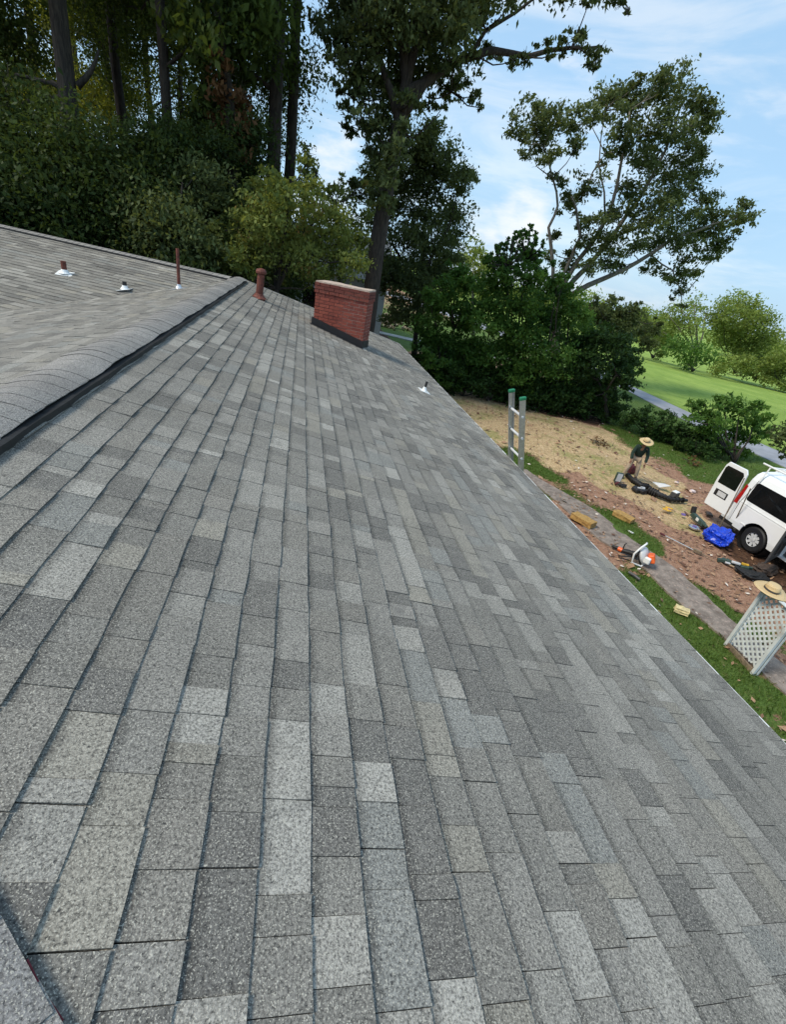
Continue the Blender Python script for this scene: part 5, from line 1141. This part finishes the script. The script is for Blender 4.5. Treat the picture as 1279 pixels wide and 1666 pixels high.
q = at(1004, 784); simple_thing('tool_case', 'dark tool case with a light grey panel left of the worker', 'case', (q.x, q.y, GZ), math.radians(-15), [('case', m, MATS['darkgreen'], {'bevel': .01}), ('panel', m1, MATS['greyplastic'], {})])
c, a, Ln = along(1002, 790, 1050, 803)
rdd = random.Random(3); m = MB(); m1 = MB(); m2 = MB()
for k in range(9):
    m.box((rdd.uniform(-.5, .5) * Ln, rdd.uniform(-.13, .13), .07), (rdd.uniform(.15, .3), rdd.uniform(.08, .16), rdd.uniform(.06, .14)), Matrix.Rotation(rdd.uniform(0, 3), 3, 'Z') @ Matrix.Rotation(rdd.uniform(-.4, .4), 3, 'X'))
for k in range(3): m1.box((rdd.uniform(0, .45) * Ln, rdd.uniform(-.1, .1), .15), (.14, .06, .03), Matrix.Rotation(rdd.uniform(0, 3), 3, 'Z'))
m2.tube([(-Ln * .52, 0, .05), (-Ln * .45, .08, .09), (-Ln * .35, .02, .05)], .05, 8)
simple_thing('tool_belt', 'dark tool belt with pouches and pale tools in front of the black hose', 'tool belt', c, a, [('pouches', m, MATS['black'], {'bevel': .02}), ('tools', m1, MATS['greyplastic'], {}), ('strap', m2, MATS['maroon'], {'smooth': True})])
q = at(1074, 795); m = MB(); m.prism([(-.30, -.02, .12), (0, -.13, .07), (.28, -.01, .22), (.05, .12, .18)], (0, 0, .015)); m1 = MB(); m1.tube([(-.18, 0, .12), (-.75, .25, .10)], .016, 8)
simple_thing('shovel', 'pale shovel with a thin handle lying behind the black hoses', 'shovel', (q.x, q.y, GZ), math.radians(-55), [('blade', m, MATS['greyplastic'], {}), ('handle', m1, MATS['palewood'], {})])
q = at(1096, 810); m = MB(); m.box((0, 0, .12), (.28, .20, .18), taper=.9); m1 = MB(); m1.box((0, 0, .225), (.24, .17, .03)); simple_thing('white_box', 'small white lidded box at the end of the black hose', 'box', (q.x, q.y, GZ), .4, [('box', m, MATS['darkgrey'], {'bevel': .01}), ('lid', m1, MATS['white'], {'bevel': .01})])
def scraps(name, lab, cat, px, py, parts, rz=0, seed=0, spread=.2):
    rr = random.Random(seed); q = at(px, py); bl = []
    for (nm, mt, n_, sz) in parts:
        m = MB()
        for _ in range(n_): m.box((rr.uniform(-1, 1) * spread, rr.uniform(-.5, .5) * spread, sz[2] / 2 + .03 + rr.uniform(0, .02)), tuple(s * rr.uniform(.7, 1.2) for s in sz), Matrix.Rotation(rr.uniform(-.6, .6), 3, 'Z') @ Matrix.Rotation(rr.uniform(-.3, .3), 3, 'X'), taper=.8)
        bl.append((nm, m, MATS[mt], {'bevel': .008}))
    return simple_thing(name, lab, cat, (q.x, q.y, GZ), rz, bl)
scraps('work_gloves', 'yellow and purple work gloves dropped on the straw', 'gloves', 1096, 835, [('glove', 'yellow', 4, (.22, .10, .04)), ('cuff', 'purple', 2, (.14, .10, .05))], -.9, 1, .26)
scraps('crumpled_wrapper', 'pale pink crumpled wrapper left of the open van door', 'wrapper', 1124, 802, [('wrapper', 'pink', 3, (.18, .13, .07))], 0, 2, .1)
scraps('paper_scrap', 'small pale scrap on the straw further left of the wrapper', 'paper', 1102, 787, [('scrap', 'pink', 2, (.12, .08, .04)), ('stain', 'maroon', 1, (.10, .08, .05))], 0, 3, .1)
scraps('yellow_tin', 'yellow tin on its side under the open van door', 'tin', 1163, 827, [('tin', 'yellow', 2, (.22, .13, .12))], .4, 4, .06)
scraps('dark_rag', 'dark brown rag between the open van door and the drill', 'rag', 1157, 838, [('rag', 'boots', 4, (.26, .12, .05))], .4, 14, .2)
scraps('white_scrap', 'small white paper scrap beside the path right of the far tan block', 'paper', 1024, 868, [('scrap', 'white', 2, (.12, .06, .02))], -.8, 5, .06)
# cordless tool
c, a, Ln = along(1122, 838, 1146, 862)
m = MB(); m.box((0, 0, .11), (Ln * .8, .15, .13), taper=.8); m.tube([(Ln * .35, 0, .12), (Ln * .55, 0, .12)], [.06, .04], 10); m1 = MB(); m1.box((-Ln * .42, 0, .22), (.12, .12, .22), Matrix.Rotation(-.4, 3, 'Y')); m2 = MB(); m2.box((Ln * .1, -.08, .13), (.12, .02, .08))
simple_thing('nail_gun', 'dark green power tool lying left of the blue tarp', 'power tool', c, a, [('body', m, MATS['darkgreen'], {'bevel': .02}), ('handle', m1, MATS['black'], {'bevel': .02}), ('label_patch', m2, MATS['white'], {})])
q = at(1129, 860); m = MB(); m.lathe([(.07, .02), (.16, .02), (.16, .06), (.12, .08), (.07, .06)], n=20); m1 = MB(); m1.lathe([(.001, .03), (.06, .03), (.06, .085), (.001, .09)], n=16)
simple_thing('cable_reel', 'small silver round reel just left of the blue tarp', 'reel', (q.x, q.y, GZ), 0, [('rim', m, MATS['steel'], {}), ('hub', m1, MATS['purple'], {})])
m = MB(); m.box((0, 0, .05), (.5, .03, .02)); q = at(1150, 857); simple_thing('wood_stick', 'short pale stick behind the blue tarp', 'stick', (q.x, q.y, GZ), -.9, [('stick', m, MATS['palewood'], {})])
m = MB(); m.box((0, 0, .05), (.42, .03, .02)); q = at(1200, 928); simple_thing('wood_stick', 'short pale wooden stick on bare soil below the tools left of the straw hat', 'stick', (q.x, q.y, GZ), -1.0, [('stick', m, MATS['palewood'], {})])
# brooms leaning on the van
def broom(px, py, tx, ty, tz, lab, br):
    f = at(px, py); f.z = GZ; r = ray(tx, ty); top = Vector(r * ((GZ + tz) / r[2])); t = empty('broom', f, lab, 'broom'); d = top - f; m = MB(); m.tube([d * .12, d], .014, 8); m.build('handle', MATS['wood'], t)
    m = MB(); m.tube([Vector((0, 0, .01)), d * .08, d * .16], [.15, .10, .02], 10, flat=.4); m.build('bristles', br, t, smooth=True)
broom(1167, 866, 1212, 778, 1.75, 'broom with brown bristles leaning against the open rear door of the van', MATS['boots'])
broom(1186, 870, 1222, 795, 1.6, 'broom with dark bristles leaning on the rear corner of the van', MATS['black'])
c, a, Ln = along(1173, 915, 1216, 928); rdd = random.Random(9); m = MB(); m1 = MB(); m2 = MB()
for k in range(7): m.box(((k / 6 - .5) * Ln, rdd.uniform(-.06, .06), .07), (.2, .09, .09), Matrix.Rotation(rdd.uniform(-.6, .6), 3, 'Z') @ Matrix.Rotation(rdd.uniform(-.4, .4), 3, 'Y'))
m1.box((-.02, -.05, .13), (.2, .07, .05)); m1.box((-.2, -.09, .08), (.12, .05, .04)); m2.box((.22, .04, .12), (.16, .06, .06))
simple_thing('tool_heap', 'row of dark hand tools with a yellow one left of the straw hat', 'tools', c, a, [('tools', m, MATS['darkgreen'], {'bevel': .015}), ('pale_tool', m1, MATS['greyplastic'], {'bevel': .01}), ('yellow_tool', m2, MATS['yellow'], {'bevel': .01})])
lump('black_bag', 'flat black bag on the soil just beyond the straw hat', 'bag', 1222, 938, (.62, .40, .11), MATS['black'], -.3, 8, .25, 3)
lump('dark_jacket', 'dark crumpled jacket in the shade beside the black bag', 'jacket', 1243, 930, (.5, .34, .14), MATS['boots'], .3, 9, .3, 3)
lump('maroon_bag', 'dark maroon bag on the ground between the legs of the worker', 'bag', 1026, 770, (.28, .22, .28), MATS['maroon'], 0, 10, .2, 3)
# gutter elbow by the eave
c, a, Ln = along(1022, 934, 1040, 946); m = MB(); m.tube([(-Ln / 2, 0, .05), (0, 0, .06), (Ln / 2, 0, .05)], .035, 10); simple_thing('metal_tube', 'short dark tube in the grass between blower and eave', 'tube', c, a, [('tube', m, MATS['darkgrey'], {})])
# fallen branch heaps
def twigs(px, py, lab, n_, ln, seed):
    q = at(px, py); rr = random.Random(seed); m = MB()
    for _ in range(n_):
        a = Vector((rr.uniform(-.4, .4), rr.uniform(-.3, .3), rr.uniform(.02, .10))); d = Vector((rr.uniform(-1, 1), rr.uniform(-1, 1), rr.uniform(-.1, .25))) * ln; m.tube([a, a + d * .5 + Vector((0, 0, .03)), a + d], [.012, .009, .004], 5)
    t = empty('fallen_branches', (q.x, q.y, GZ), lab, 'branches'); m.build('twigs', MATS['bark'], t); V, Fq, v = leaves([((0, 0, .07), .35)], .7, .09, seed=seed, sub=8); fast_mesh('dry_leaves', V, Fq, LF['brown'], t, v)
twigs(977, 723, 'small heap of fallen twigs on the straw lawn left of the worker', 30, .4, 1)
twigs(1127, 757, 'sparse fallen twigs on the grass right of the worker', 14, .3, 2)
# firewood heap beyond the chimney
b = gp(632, 525, 44); t = empty('firewood_heap', (b.x, 44, GZ), 'heap of pale split logs under the trees beyond the chimney', 'firewood'); rr = random.Random(6)
for k in range(90):
    lv = rr.random() ** 1.4; x = rr.uniform(-2.0, 2.0) * (1 - lv * .8); p_ = Vector((x, rr.uniform(-.8, .8) * (1 - lv), .12 + lv * .9)); d = Vector((rr.uniform(-1, 1), rr.uniform(-1, 1), rr.uniform(-.4, .4))).normalized() * .22
    m = MB(); m.tube([p_ - d, p_ + d], rr.uniform(.09, .14), 5); m.build('log', MATS['palewood'], t)
# neighbour's house glimpsed through the dogwood
hb = gp(470, 450, 38); t = empty('neighbour_house', (hb.x, 38, GZ), 'pale house with grey gable roof glimpsed through the dogwood leaves', 'house'); m = MB(); m.box((0, 0, 2.0), (13, 8, 4.0)); m.build('wall', MATS['siding'], t)
m = MB(); m.prism([(-7, -4.6, 3.9), (-7, 4.6, 3.9), (-7, 0, 6.4)], (14, 0, 0)); m.build('roof', MATS['roofgrey'], t)
for k in range(4): m = MB(); m.box((-4.5 + 3 * k, -4.02, 2.2), (1.1, .06, 1.4)); w_ = m.build('window', MATS['white'], t); m = MB(); m.box((-4.5 + 3 * k, -4.06, 2.2), (.94, .04, 1.24)); m.build('pane', MATS['glass'], w_)
# overhead wire
